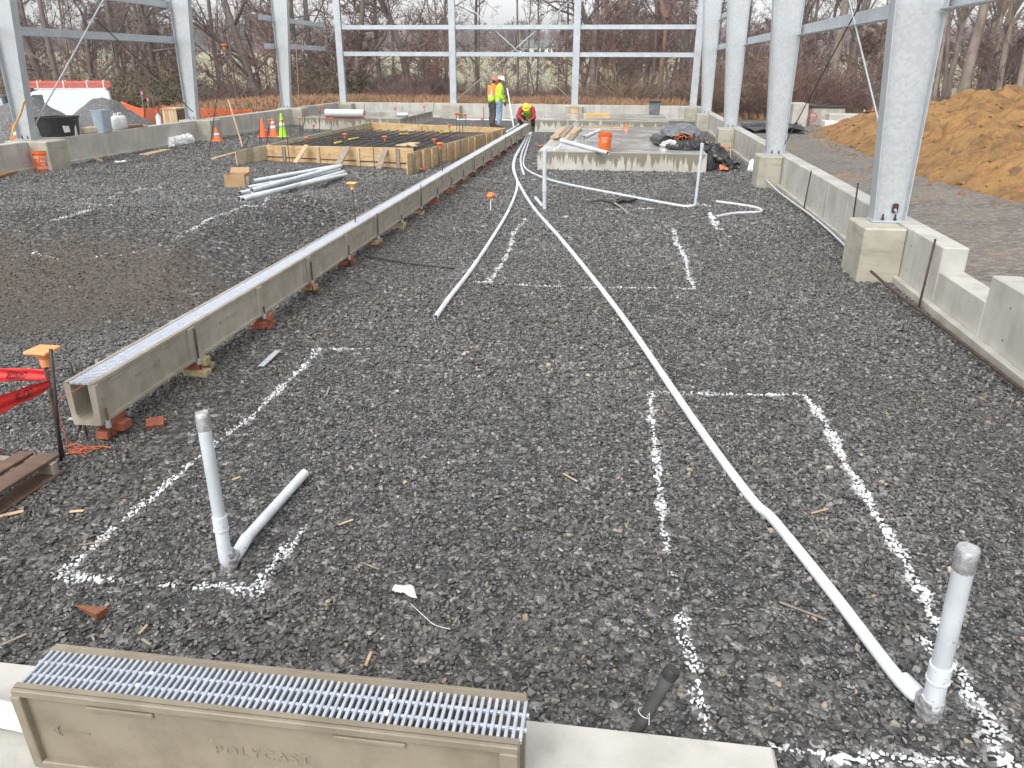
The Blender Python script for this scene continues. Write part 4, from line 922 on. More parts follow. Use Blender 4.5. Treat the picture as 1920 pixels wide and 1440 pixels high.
# black capped post
b = gz(1197, 1366, .15); b.y += .03; tp = atY(1262, 1256, b.y+.03); b = b-(tp-b)*.5; r = thing('capped_post', 'dark grey pipe post with a flat black cap behind the foreground concrete strip', 'post', b)
MB().tube([b+Vector((0, 0, -.05)), tp], .023, 16).build('pipe', mat('dark_grey_pipe', (.075, .08, .078), (.05, .052, .05), scale=6, rough=.4), r, smooth=True, autosm=50); d = (tp-b).normalized(); MB().lathe([(.028, -.035), (.0295, -.006), (.026, .004), (0, .006)], tp, 18, ax=d).build('cap', m_black, r, smooth=True, autosm=50)
t = MB(); c = lerp(b, tp, .45); dd, xx, yy = axes(d); t.tube([c+xx*cos(a*.314)*.0245+yy*sin(a*.314)*.0245 for a in range(21)], .0013, 5); t.tube([c+xx*.024, c+xx*.05+Vector((0, 0, .05)), c+xx*.055], .0013, 5); t.build('wire', m_white, r)
# stack of pale pipes on the left
for k, (u0, v0, u1, v1, dz) in enumerate(((448, 378, 649, 331, .04), (456, 380, 645, 326, .04), (474, 371, 640, 322, .13), (450, 367, 637, 322, .04), (465, 357, 632, 325, .05), (475, 352, 628, 323, .13))):
    a = G(u0, v0); b = G(u1, v1); z = dz
    conduit('plastic_pipe', ['front left', 'front right', 'upper front', 'middle', 'rear', 'upper rear'][k]+' pale pipe of the loose stack beside the cardboard box', [Vector((a.x, a.y, a.z+dz)), Vector((b.x, b.y, b.z+dz))], .042, m_pvcw)
# ================================================================== PEOPLE
def hand_mb(w, d, pn, s=1.0, curl=.9, thumb=1):
    """five-fingered hand; w wrist, d finger direction, pn palm normal"""
    w = Vector(w); d = Vector(d).normalized(); pn = Vector(pn); pn = (pn-d*pn.dot(d)).normalized(); sd_ = d.cross(pn).normalized(); t = MB()
    capsule(t, w-d*.01*s, .026*s, w+d*.05*s, .03*s, 10); capsule(t, w+d*.05*s+sd_*.018*s, .022*s, w+d*.08*s+sd_*.018*s, .02*s, 8); capsule(t, w+d*.05*s-sd_*.018*s, .022*s, w+d*.08*s-sd_*.018*s, .02*s, 8)
    for k, (o, L) in enumerate(((-.034, .062), (-.012, .078), (.011, .085), (.034, .074))):
        p = w+d*.085*s+sd_*o*s; dd = Vector(d); r = .0105*s
        for j in range(3):
            q = p+dd*L*s*(.42, .33, .25)[j]; capsule(t, p, r, q, r*.92, 8); p = q; a = curl*(.55+.08*k); dd = (dd*cos(a)+pn*sin(a)).normalized(); r *= .93
    p = w+d*.03*s+sd_*thumb*-.026*s; dd = (d*.6-sd_*thumb*.6+pn*.35).normalized()
    for j in range(2): q = p+dd*.038*s; capsule(t, p, .013*s, q, .011*s, 8); p = q; dd = (dd+pn*.5+d*.3).normalized()
    return t
def xf(t, M): t.v = [M @ p for p in t.v]; return t
def head_mb(c, f, up=(0, 0, 1), s=1.0):
    """c = head centre, f = the way the face looks"""
    f = Vector(f).normalized(); u = Vector(up).normalized(); r = f.cross(u).normalized(); u = r.cross(f).normalized(); M = Matrix((r, f, u)).transposed(); c = Vector(c); t = MB()
    t.ball(c+u*.02*s, (.076*s, .095*s, .10*s), 16, M=M); t.ball(c+f*.018*s-u*.05*s, (.055*s, .068*s, .07*s), 14, M=M)
    t.ball(c+f*.098*s-u*.012*s, (.012*s, .018*s, .024*s), 8, M=M); t.ball(c+f*.083*s-u*.055*s, (.024*s, .01*s, .008*s), 8, M=M)
    for k in (-1, 1): t.ball(c+r*k*.078*s-u*.005*s, (.009*s, .02*s, .03*s), 8, M=M)
    return t, r, f, u
def hat_mb(c, r, f, u, s=1.0):
    t = MB(); M = Matrix((r, f, u)).transposed().to_4x4(); M.translation = Vector(c)+u*.045*s; k = MB()
    k.lathe([(.118*s, 0), (.116*s, .03*s), (.105*s, .07*s), (.078*s, .105*s), (.04*s, .122*s), (0, .126*s)], (0, 0, 0), 20, sx=.95, sy=1.12)
    k.lathe([(.140*s, -.008*s), (.142*s, 0), (.118*s, .008*s)], (0, .012*s, 0), 20, sx=.93, sy=1.15); k.tube([(0, -.10*s, .07*s), (0, -.05*s, .118*s), (0, .05*s, .122*s), (0, .105*s, .072*s)], .014*s, 8)
    return t.merge(k, M)
def person(label, base, rz, J, mats, s=1.06, hat=m_hatw, gloves=m_dkf, face=None, headup=(0, 0, 1), hands=None, vest=None, vox=.014):
    r = thing('person', label, 'person', base); M = Matrix.Translation(base) @ Matrix.Rotation(rz, 4, 'Z') @ Matrix.Scale(s, 4)
    V = {k: Vector(v) for k, v in J.items()}
    b = MB()
    def c(a, ra, d, rb, t=b): capsule(t, V[a], ra, V[d], rb)
    ht, hr, hf, hu = head_mb(V['head'], face or (0, 1, 0), headup); b.merge(ht)
    c('neck', .055, 'head', .05); c('chest', .125, 'neck', .06); c('pelvis', .12, 'waist', .105); c('waist', .11, 'chest', .13)
    for k in 'lr':
        c('chest', .10, k+'sh', .058); c(k+'sh', .056, k+'el', .042); c(k+'el', .042, k+'wr', .028); c('pelvis', .11, k+'hip', .09); c(k+'hip', .088, k+'kn', .058); c(k+'kn', .058, k+'an', .038); capsule(b, V[k+'an'], .042, V[k+'toe'], .032)
        hd, pn = hands[k]; b.merge(hand_mb(V[k+'wr'], hd, pn, .92, thumb=1 if k == 'l' else -1))
    xf(b, M); remesh(b, 'body', m_skin, vox*.8, r, 1)
    t = MB(); off = .028     # trousers
    capsule(t, V['pelvis'], .145, V['waist'], .125)
    for k in 'lr': capsule(t, V['pelvis'], .125, V[k+'hip'], .115); capsule(t, V[k+'hip'], .112, V[k+'kn'], .082); capsule(t, V[k+'kn'], .082, lerp(V[k+'kn'], V[k+'an'], .93), .072)
    xf(t, M); remesh(t, 'trousers', mats[1], vox, r, 2, .022, 9)
    t = MB()                 # jacket: torso and sleeves
    capsule(t, lerp(V['pelvis'], V['waist'], .0), .158, V['waist'], .15); capsule(t, V['waist'], .15, V['chest'], .158); capsule(t, V['chest'], .14, V['neck'], .075)
    for k in 'lr': capsule(t, V['chest'], .125, V[k+'sh'], .088); capsule(t, V[k+'sh'], .088, V[k+'el'], .068); capsule(t, V[k+'el'], .068, lerp(V[k+'el'], V[k+'wr'], .92), .052)
    xf(t, M); remesh(t, 'jacket', mats[0], vox, r, 2, .026, 8)
    if vest:
        t = MB(); capsule(t, lerp(V['pelvis'], V['waist'], .2), .172, V['waist'], .168); capsule(t, V['waist'], .168, V['chest'], .174); capsule(t, V['chest'], .155, lerp(V['chest'], V['neck'], .6), .10)
        for k in 'lr': capsule(t, V['chest'], .13, lerp(V['chest'], V[k+'sh'], .8), .09)
        xf(t, M); o = remesh(t, 'vest', vest[0], vox, r, 2, .012, 8)
        if len(vest) > 1:
            o.data.materials.append(vest[1]); o.data.materials.append(m_refl); zm = M @ V['waist']; 
            for p in o.data.polygons:
                zz = (p.center.z+base.z-zm.z)
                p.material_index = 1 if zz < .02 else 2 if .02 < zz < .07 or (.1 < p.center.z*0+abs((M.inverted() @ (Vector(p.center)+base)).x) < .13 and zz > .05) else 0
    for k in 'lr':
        t = MB(); capsule(t, V[k+'an']+Vector((0, 0, .05)), .062, V[k+'an'], .058); capsule(t, V[k+'an']-Vector((0, 0, .02)), .055, V[k+'toe'], .045); xf(t, M); remesh(t, 'boot', m_boot, vox*.8, r, 1)
        if gloves: hd, pn = hands[k]; t = hand_mb(V[k+'wr'], hd, pn, 1.12, thumb=1 if k == 'l' else -1); xf(t, M); remesh(t, 'glove', gloves, .009, r, 1)
    t = MB(); hm = hat_mb(V['head'], hr, hf, hu); xf(hm, M); hm.build('hard_hat', hat, r, smooth=True, autosm=50)
    t = MB(); t.ball(V['head']-hf*.022+hu*.012, (.083, .088, .088), 12, M=Matrix((hr, hf, hu)).transposed()); xf(t, M); t.build('hair', m_hair, r, smooth=True)
    for k in (-1, 1):
        t = MB(); t.ball(V['head']+hf*.086+hr*k*.032+hu*.008, .011, 8); xf(t, M); t.build('eye', m_hair, r, smooth=True)
    return r
# figures face +Y in their own frame; rz turns them
ST1 = dict(pelvis=(0, 0, .96), waist=(0, .0, 1.08), chest=(0, .02, 1.30), neck=(0, .03, 1.50), head=(0, .075, 1.64), lsh=(-.20, .02, 1.42), rsh=(.20, .02, 1.42), lel=(-.26, .02, 1.14), rel=(.27, -.01, 1.13), lwr=(-.20, .26, 1.06), rwr=(.22, .14, .93),
           lhip=(-.10, 0, .90), rhip=(.10, 0, .90), lkn=(-.11, .03, .50), rkn=(.11, .02, .50), lan=(-.11, -.02, .10), ran=(.12, -.04, .10), ltoe=(-.12, .13, .04), rtoe=(.14, .11, .04))
wb = gz(936, 240, 0); wb = onG(wb.x, wb.y)
person('person in lime jacket, blue jeans and white hard hat holding a long pole', wb, -radians(72), ST1, (m_lime, m_denim), hat=m_hatw, face=(.1, 1, -.35), hands=dict(l=((.0, 1, .0), (1, 0, 0)), r=((0, .45, -.9), (-1, 0, 0))))
ST2 = dict(ST1); ST2.update(lwr=(-.14, .22, 1.02), rwr=(.16, .20, 1.0), chest=(0, .04, 1.29), head=(0, .12, 1.61), neck=(0, .06, 1.49))
wb2 = wb+Vector((-.42, .85, 0)); person('person in orange and lime vest and red hard hat standing behind the pole holder', onG(wb2.x, wb2.y), -radians(50), ST2, (m_orf, m_dkf), hat=m_hatr, face=(.1, 1, -.5), hands=dict(l=((.3, .8, -.4), (1, 0, 0)), r=((-.3, .8, -.4), (-1, 0, 0))), vest=(m_orf, m_lime))
ST3 = dict(pelvis=(0, -.28, .42), waist=(0, -.17, .53), chest=(0, .06, .66), neck=(0, .22, .74), head=(0, .33, .72), lsh=(-.20, .13, .68), rsh=(.20, .13, .68), lel=(-.28, .22, .42), rel=(.30, .20, .44), lwr=(-.14, .38, .34), rwr=(.12, .40, .34),
           lhip=(-.11, -.26, .40), rhip=(.11, -.26, .40), lkn=(-.22, .10, .30), rkn=(.26, .08, .36), lan=(-.20, -.18, .08), ran=(.2, -.2, .09), ltoe=(-.22, -.02, .04), rtoe=(.22, -.03, .04))
wb3 = gz(990, 243, 0); person('person with yellow hard hat and red sleeves crouching over the drain run', Vector((wb3.x-.05, wb3.y+.1, hgt(wb3.x, wb3.y))), radians(180), ST3, (m_redf, m_dkf), s=1.12, hat=m_haty, gloves=None, face=(0, .75, -.65), headup=(0, .6, .8), hands=dict(l=((.3, .6, -.5), (1, 0, 0)), r=((-.3, .6, -.5), (-1, 0, 0))), vest=(m_lime,))
a = gz(964, 243, 0); b = atY(951, 165.7, wb.y-.15); a = onG(a.x, a.y); tag(MB().tube([a, b], .026, 10).build('measuring_pole', m_white, None, smooth=True, autosm=50), 'long white pole held upright by the person in the lime jacket', 'pole')

# ================================================================== THINGS ON THE PADS
SZ = .44
def bucket(name, label, c, r, h, mt, cat='bucket', writing=None, tilt=0, face=-pi/2, wsize=.06):
    o = thing(name, label, cat, c); c = Vector(c)
    MB().lathe([(r*.83, 0), (r*.86, .01), (r*.97, h*.86), (r*1.05, h*.87), (r*1.05, h*.90), (r*.99, h*.91), (r*1.0, h*.985), (r*1.04, h*.99), (r*1.04, h), (r*.96, h), (r*.80, .02), (0, .02)], c, 28).build('pail', mt, o, smooth=True, autosm=35)
    t = MB(); t.tube([c+Vector((cos(a)*r*1.05, -sin(a)*r*.62, h*.9-sin(a)*r*.9)) for a in lin(0, pi, 14)], .0035, 6); t.build('handle', m_dark, o, smooth=True)
    if writing:
        for k, ln in enumerate(writing):
            w = text_mb(ln, wsize, .001); hh = h*(.70-.17*k); q = MB()
            for p in w.v:
                ang = face+p.x/(r*.95); rr = r*(.86+.11*(hh+p.y)/h)+.002+p.z; q.v.append(c+Vector((cos(ang)*rr, sin(ang)*rr, hh+p.y)))
            q.f = w.f; q.m = w.m; q.build('lettering', m_wlett, o, weld=False)
    return o
bc = gz(1133, 284, SZ); bucket('plastic_bucket', 'orange plastic bucket standing on the wet middle pad', (bc.x, bc.y+.18, SZ), .165, .42, m_bucket, writing=["LET'S", 'DO'], wsize=.07)
g0 = G(78, 322); bucket('plastic_bucket', 'orange plastic bucket with white lettering leaning against the left pier', (g0.x, g0.y+.1, g0.z), .20, .47, m_bucket, writing=['THE HOME', 'CALLS', 'US', 'CONTRAT'], face=-radians(50), wsize=.085)
def slab_pipe(label, u0, v0, u1, v1, r=.045, z=SZ): a = gz(u0, v0, z+r); b = gz(u1, v1, z+r); tag(MB().pipe([a, b], r, .005, 16).build('plastic_pipe', m_pvcw, None, smooth=True, autosm=50), label, 'pipe')
slab_pipe('grey pipe lying diagonally on the middle pad, its open end over the front edge', 1052, 263, 1140, 287); slab_pipe('short grey pipe lying on the middle pad left of the orange bucket', 1095, 257, 1124, 244)
for k, (u0, v0, u1, v1, z, l) in enumerate(((1037, 259, 1056, 240, 0, 'leftmost board of the lumber stack on the middle pad'), (1047, 260, 1071, 236, 0, 'second board of the lumber stack on the middle pad'), (1058, 260, 1078, 240, 0, 'third board of the lumber stack on the middle pad'), (1067, 263, 1085, 243, 0, 'rightmost board of the lumber stack on the middle pad'), (1041, 258, 1060, 238, .045, 'upper left board lying on the lumber stack'), (1052, 256, 1070, 237, .045, 'upper middle board lying on the lumber stack'), (1072, 251, 1086, 240, .045, 'short upper right board lying on the lumber stack'))):
    a = gz(u0, v0, SZ+.022+z); b = gz(u1, v1, SZ+.022+z); tag(MB().beam(a, b, .17, .042).build('lumber_board', m_woodl if k % 2 == 0 else m_woodg), l, 'board')
for k, (u0, v0, u1, v1) in enumerate(((1104, 237, 1170, 240), (1106, 235, 1150, 236.5))): a = gz(u0, v0, SZ+.02+k*.03); b = gz(u1, v1, SZ+.02+k*.03); tag(MB().beam(a, b, .14, .03).build('lumber_board', m_woodg if k else m_woodl), ['lower plank lying across the back of the middle pad', 'upper plank lying across the back of the middle pad'][k], 'board')
a = gz(1174, 241, SZ); tag(MB().lathe([(.09, 0), (.085, .02), (.05, .05), (.03, .14), (0, .16)], a, 10).build('safety_cap', m_cap), 'orange cap standing on the middle pad beside the planks', 'safety cap')
for k, (u0, v0, u1, v1) in enumerate(((1017, 281, 1026, 278), (1030, 280, 1027, 274), (1038, 281, 1044, 276), (1043, 279, 1050, 272), (1022, 276, 1032, 279))):
    a = gz(u0, v0, SZ+.006); b = gz(u1, v1, SZ+.006); tag(MB().beam(a, b, .05, .008).build('wooden_shim', m_white), 'white shim scattered on the front left corner of the middle pad', 'shim', 'white shims on the middle pad')
# rolled tarps
def spiral_roll(name, label, c, ax, L, rx, rz, turns, mts, th=.02, wob=.015, cat='tarp', seed=0):
    o = thing(name, label, cat, c); ax = Vector(ax).normalized(); d, sx, uz = axes(ax); c = Vector(c); n = int(turns*22)
    def pt(k, off):
        a = k/22*2*pi; f = (.18+.82*k/n)*(1+off); w = wob*noise.noise(Vector((cos(a)*1.7, sin(a)*1.7, k*.05+seed)))
        return c+sx*(cos(a)*(rx*f+w))+uz*(sin(a)*(rz*f*(1-.25*abs(cos(a))**2))+w)+uz*rz
    for which, mt, off in (('outer_layer', mts[0], 0.0), ('lining', mts[1], -.075/turns*2.2)):
        t = MB(); vs = []; e = .012 if which == 'lining' else 0
        for k in range(n+1):
            p = pt(k, off)
            for j in range(7): vs.append(p+d*((-.5+j/6)*(L+2*e)+.03*noise.noise(Vector((k*.2, j, seed))))+uz*noise.noise(p*3+Vector((0, j*.8, seed)))*.02)
        fs = [(k*7+j, k*7+j+1, (k+1)*7+j+1, (k+1)*7+j) for k in range(n) for j in range(6)]; t.add(vs, fs); ob = t.build(which, mt, o, smooth=True); sl = ob.modifiers.new('s', 'SOLIDIFY'); sl.thickness = .008
    return o
c0 = gz(1275, 276, SZ); spiral_roll('rolled_tarp', 'thick silver grey folded tarp roll with orange lining on the middle pad', (c0.x+.08, c0.y+.62, SZ), (.12, 1, 0), 1.1, .36, .19, 4, (m_tarpg, m_tarpo), wob=.06)
k_ = SC.collection.objects.get('rolled_tarp'); t = MB(); t.ball((c0.x+.08, c0.y+1.25, SZ+.27), (.40, .5, .24), 16); t.ball((c0.x-.15, c0.y+1.1, SZ+.24), (.33, .5, .2), 12); t.ball((c0.x+.33, c0.y+1.2, SZ+.22), (.26, .5, .2), 12); remesh(t, 'folded_back', m_tarpg, .03, k_, 2, .07, 3)
c0 = gz(1243, 276, SZ); spiral_roll('rolled_tarp', 'smaller black tarp roll on the middle pad left of the silver roll', (c0.x-.03, c0.y+.35, SZ), (-.35, 1, 0), .7, .22, .15, 4, (m_tarp, m_tarp), seed=5)
t = MB()
a, b, c = gz(1296, 274, SZ+.1), Vector((2.25, 20.4, .38)), Vector((2.75, 20.0, .05))
for q0, r0, q1, r1 in ((a, .15, b, .14), (b+Vector((.1, .25, .0)), .16, c, .07), (b, .14, c+Vector((-.15, -.1, 0)), .08), (a+Vector((-.5, .1, -.04)), .09, a, .13), (a+Vector((.1, .3, 0)), .16, b+Vector((0, .3, .02)), .15)): capsule(t, q0, r0, q1, r1)
o = remesh(t, 'black_tarp', m_tarp, .028, None, 1, .13, 5.5)
for v_ in o.data.vertices: v_.co.z += (.10 if v_.co.z > .3 else 0)*0; v_.co += Vector((noise.noise(v_.co*9)*.03, 0, -abs(noise.noise(Vector((v_.co.x*6, v_.co.y*2, v_.co.z*8))))*.07)); tag(o, 'crumpled black tarp sliding off the right side of the middle pad', 'tarp')
def sheet(name, label, pts, mt, nx=14, ny=14, wr=.04, cat='sheet', seed=0, wsc=4):
    A, B, C, D = [Vector(p) for p in pts]; t = MB(); vs = []
    for j in range(ny+1):
        for i in range(nx+1):
            u, v = i/nx, j/ny; p = lerp(lerp(A, B, u), lerp(D, C, u), v); q = p*wsc; vs.append(p+Vector((noise.noise(q+Vector((seed, 5, 0)))*wr*.6, noise.noise(q+Vector((9, seed, 0)))*wr*.6, abs(noise.noise(q+Vector((0, 0, seed))))*wr*2)))
    t.add(vs, [(j*(nx+1)+i, j*(nx+1)+i+1, (j+1)*(nx+1)+i+1, (j+1)*(nx+1)+i) for j in range(ny) for i in range(nx)]); o = t.build(name, mt, None, smooth=True)
    s = o.modifiers.new('s', 'SOLIDIFY'); s.thickness = .006; return tag(o, label, cat)
sheet('orange_tarp', 'flat orange tarp spread behind the rolls between the middle pad and the pier', [Vector((1.7, 21.0, .47)), Vector((2.1, 20.9, .47)), Vector((2.9, 21.6, .35)), Vector((1.8, 22.6, .50))], m_tarpo, wr=.05)
sheet('black_tarp', 'black flap of tarp hanging down the right side of the middle pad', [Vector((2.03, 19.6, .42)), Vector((2.12, 20.1, .42)), Vector((2.35, 19.95, .03)), Vector((2.08, 19.4, .03))], m_tarp, wr=.03)
sheet('orange_tarp', 'small scrap of orange tarp on the stone at the right of the middle pad', [Vector((2.33, 19.45, .03)), Vector((2.55, 19.5, .05)), Vector((2.6, 19.9, .05)), Vector((2.35, 19.8, .12))], m_tarpo, 6, 6, .03, seed=3)
t = MB(); c0 = gz(1253, 277, SZ); capsule(t, (c0.x-.12, c0.y+.15, SZ+.09), .09, (c0.x+.16, c0.y+.2, SZ+.08), .08); o = remesh(t, 'plastic_wrap', m_sheet, .02, None, 1, .05, 9); tag(o, 'crumpled clear plastic wrap in front of the tarp rolls', 'plastic')
# back pad
a = gz(1097, 215.5, SZ+.05); b = gz(1140, 214, SZ+.05); tag(MB().beam(a, b, .12, .09).build('timber', m_capy), 'yellow timber lying on the back pad', 'timber')
a = gz(1076, 213, SZ); t = MB(); t.box(a.x-.18, a.x+.18, a.y, a.y+.3, SZ, SZ+.25, .01); t.box(a.x-.21, a.x+.21, a.y-.03, a.y+.33, SZ+.25, SZ+.29, .01); tag(t.build('wooden_crate', m_woodl), 'small wooden crate on the back pad near the right end wall post', 'crate')
t_ = thing('plastic_tub', 'black square tub standing on the back pad against the end wall', 'tub', (1.27, 35.1, SZ)); MB().box(1.05, 1.50, 35.05, 35.35, SZ, SZ+.5, .03).build('tub_body', m_tarpg, t_); MB().box(1.02, 1.53, 35.02, 35.38, SZ+.46, SZ+.54, .01).build('rim', m_black, t_)
# plastic roll on red stands, back left pad
r = thing('plastic_roll', 'roll of clear plastic film on red supports lying on the back left pad', 'plastic roll', (-11, 31, SZ)); a = gz(611, 214, SZ+.16); b = gz(683, 215, SZ+.16)
t = MB(); t.tube([a+Vector((0, 0, .04)), b+Vector((0, 0, .04))], .145, 18); t.build('film_roll', m_sheet, r, smooth=True, autosm=40)
MB().beam(gz(612, 219, SZ+.04)+Vector((0, -.1, 0)), gz(685, 220, SZ+.04)+Vector((0, -.1, 0)), .09, .08).build('red_support', m_red, r); MB().tube([b+Vector((-.01, 0, .08)), b+Vector((.03, 0, .08))], .10, 14).build('roll_core', m_hatr, r)
tag(MB().tube([gz(745, 215, SZ+.08), gz(765, 215, SZ+.08)], .08, 12).build('grey_tube', m_galvd, None, smooth=True, autosm=50), 'short grey tube lying on the back left pad', 'tube')
# shovel and mattock
b0 = G(1152, 386, .05); hd = G(1177, 404, .03); r = thing('mattock', 'dark mattock with a pale handle lying on the stone between the thin risers', 'mattock', b0)
MB().tube([b0, lerp(b0, hd, .5)+Vector((0, 0, .02)), hd], [.022, .018, .022], 10).build('handle', m_woodg, r, smooth=True, autosm=50)
t = MB(); e1 = G(1098, 384, .04); e2 = G(1172, 380, .05); t.tube([b0+Vector((0, 0, .01)), lerp(b0, e1, .5)+Vector((0, 0, .05)), e1], [.03, .022, .008], 8); t.beam(b0, e2, .06, .05); t.beam(lerp(b0, e2, .75), G(1183, 379, .07), .30, .035); t.build('head', m_tool, r)
# ================================================================== ALONG THE LEFT WALL
def wl(u, v): return gz(u, v, HW)
tc_ = wl(98, 256); r = thing('plastic_tub', 'large black plastic tub with a white label standing on the left wall', 'tub', (-13.9, 17.9, HW)); 
p0 = atX(97, 252, -13.85); x0, y0 = -13.95, p0.y; z0 = HW+.0
def rect_tub(cx, cy, z, w, d, h, mt, root, name='tub_body', flare=1.12, n=10):
    t = MB(); P = []
    for k, (s, zz) in enumerate(((1, 0), (flare, h*.93), (flare*1.06, h*.93), (flare*1.06, h), (flare*.97, h), (.93, .03))):
        for a in range(24):
            th = 2*pi*a/24; e = .35; P.append(Vector((cx+math.copysign(abs(cos(th))**e, cos(th))*w/2*s, cy+math.copysign(abs(sin(th))**e, sin(th))*d/2*s, z+zz)))
    fs = [(k*24+a, k*24+(a+1) % 24, (k+1)*24+(a+1) % 24, (k+1)*24+a) for k in range(5) for a in range(24)]+[tuple(range(24))[::-1], tuple(range(120, 144))]
    t.add(P, fs); return t.build(name, mt, root, smooth=True, autosm=35)
cx, cy = -13.95, 18.55; ww = .72
rect_tub(cx, cy, HW+.0, .62, .80, .46, m_black, r); q = MB(); q.obox((cx+.33, cy-.18, HW+.2), Vector((0, 1, 0)), Vector((1, 0, .14)).normalized(), Vector((-.14, 0, 1)).normalized(), .11, .006, .10, .002); q.build('label', m_white, r)
def on_wall(u): # point on the wall top centre at photo column u
    lo, hi = 5., 38.
    for _ in range(40):
        m_ = (lo+hi)/2; d = Vector((-13.72, m_, HW))-Vector((0, 0, CH)); uu = 960+CF*d.dot(rt2)/d.dot(fwd)
        if uu < u: lo = m_
        else: hi = m_
    return Vector((-13.72, lo, HW))
c = on_wall(138); tag(MB().lathe([(.095, 0), (.10, .01), (.10, .36), (.112, .365), (.112, .40), (.1, .41), (0, .415)], c, 18).build('plastic_canister', m_white, None, smooth=True, autosm=40), 'tall white plastic canister on the left wall beside the black tub', 'canister')
c = on_wall(168); t = MB(); t.box(c.x-.10, c.x+.10, c.y-.24, c.y+.24, HW, HW+.16, .03); tag(t.build('cream_block', mat('cream_foam', (.68, .58, .42), rough=.7)), 'cream coloured box on the left wall between the canister and the clear bin', 'box')
c = on_wall(195); r = thing('plastic_bin', 'translucent grey blue bin on the left wall beside the white jug', 'bin', c); rect_tub(c.x, c.y, HW, .30, .36, .55, m_soap, r, 'bin_body', 1.18)
c = on_wall(226); r = thing('plastic_jug', 'white square plastic jug on the left wall right of the blue bin', 'jug', c); t = MB(); t.box(c.x-.11, c.x+.11, c.y-.24, c.y+.24, HW, HW+.36, .05); t.build('jug_body', m_white, r, smooth=True, autosm=50); MB().tube([c+Vector((0, -.14, .34)), c+Vector((0, -.14, .43))], .04, 12).build('cap', m_hatw, r); MB().tube([c+Vector((0, -.02, .34)), c+Vector((0, 0, .42)), c+Vector((0, .14, .42)), c+Vector((0, .18, .34))], .02, 8).build('handle', m_white, r, smooth=True)
for k, (u, dz, mt) in enumerate(((250, .0, m_brick), (248, .045, m_woodg), (258, .0, m_woodl))): c = on_wall(u); tag(MB().beam(c+Vector((0, -.35, .022+dz)), c+Vector((.05, .35, .022+dz)), .14, .04).build('board', mt), ['reddish board on the left wall under a grey one', 'grey board on the left wall on top of a reddish one', 'pale board on the left wall right of the reddish one'][k], 'board')
c = on_wall(299); r = thing('spray_bottle', 'white spray bottle standing on the left wall near the timber crates', 'bottle', c); MB().lathe([(.075, 0), (.078, .02), (.075, .22), (.03, .30), (.028, .34)], c, 14).build('bottle_body', m_white, r, smooth=True, autosm=50); t = MB(); t.box(c.x-.03, c.x+.03, c.y-.09, c.y+.05, HW+.34, HW+.40, .008); t.beam(c+Vector((0, -.07, .35)), c+Vector((0, -.09, .27)), .02, .015); t.build('trigger', m_hatr, r)
# timber crates beyond the wall
for k, (u0, u1, Y) in enumerate(((306, 333, 26.6), (332, 352, 27.4))):
    a = atY(u0, 226, Y); b = atY(u1, 226, Y); z0, z1 = .35, atY(u0, 203-k*1, Y).z; r = thing('timber_crate', ['slatted timber crate behind the left wall, left one', 'slatted timber crate behind the left wall, right one next to the column'][k], 'crate', (a.x, Y, z0)); 
    n = 5
    for j in range(n): x = a.x+(b.x-a.x)*(j+.5)/n; MB().box(x-.05, x+.05, Y, Y+.03, z0, z1-.05).build('slat', m_woodl, r)
    MB().box(a.x, b.x, Y-.02, Y+.9, z1-.05, z1).build('lid', m_woodl, r); MB().box(a.x+.01, b.x-.01, Y+.03, Y+.85, z0-.6, z1-.06).build('inner_box', m_pallet, r)
# hose and cone behind
P = bez([atY(46, 188, 16.6), atY(38, 215, 16.8), atY(26, 240, 17.0), atY(21, 262, 17.1)], 6); tag(MB().tube(P, .022, 8).build('yellow_hose', m_capy, None, smooth=True), 'yellow hose leaning behind the first left column', 'hose')
def cone(label, p, h, mt, bands=2, r=.17, base=.19):
    o = thing('traffic_cone', label, 'traffic cone', p); p = Vector(p); MB().box(p.x-base, p.x+base, p.y-base, p.y+base, p.z, p.z+.03, .008).build('base', mt, o)
    R = lambda z: r*(1-z/h)+.028*(z/h); MB().lathe([(R(0), .03), (R(h*.5), h*.5), (R(h), h), (R(h)*.7, h)], p, 20).build('cone_body', mt, o, smooth=True, autosm=40)
    for k in range(bands): z0, z1 = (h*.42, h*.60) if k == 0 else (h*.70, h*.82); MB().lathe([(R(z0)+.003, z0), (R(z1)+.003, z1)], p, 20).build('reflective_band', m_refl, o, smooth=True)
    return o
cone('small orange cone with a broad white band on the stone right of the white bag', G(408, 265), .42, m_cone, 1, .14, .15)
cone('plain orange traffic cone beside the third left pier, leftmost of the trio', G(494, 257), .62, m_cone, 0, .15, .17); cone('white banded traffic cone in the middle of the trio by the third left pier', G(514, 257), .62, m_cone, 2, .15, .17); cone('lime green traffic cone at the right of the trio by the third left pier', G(531, 257), .78, m_limec, 1, .14, .17)
cone('orange cone with a white band behind the black tub on the left', Vector((-14.9, 18.2, -.02)), .95, m_cone, 2, .22)
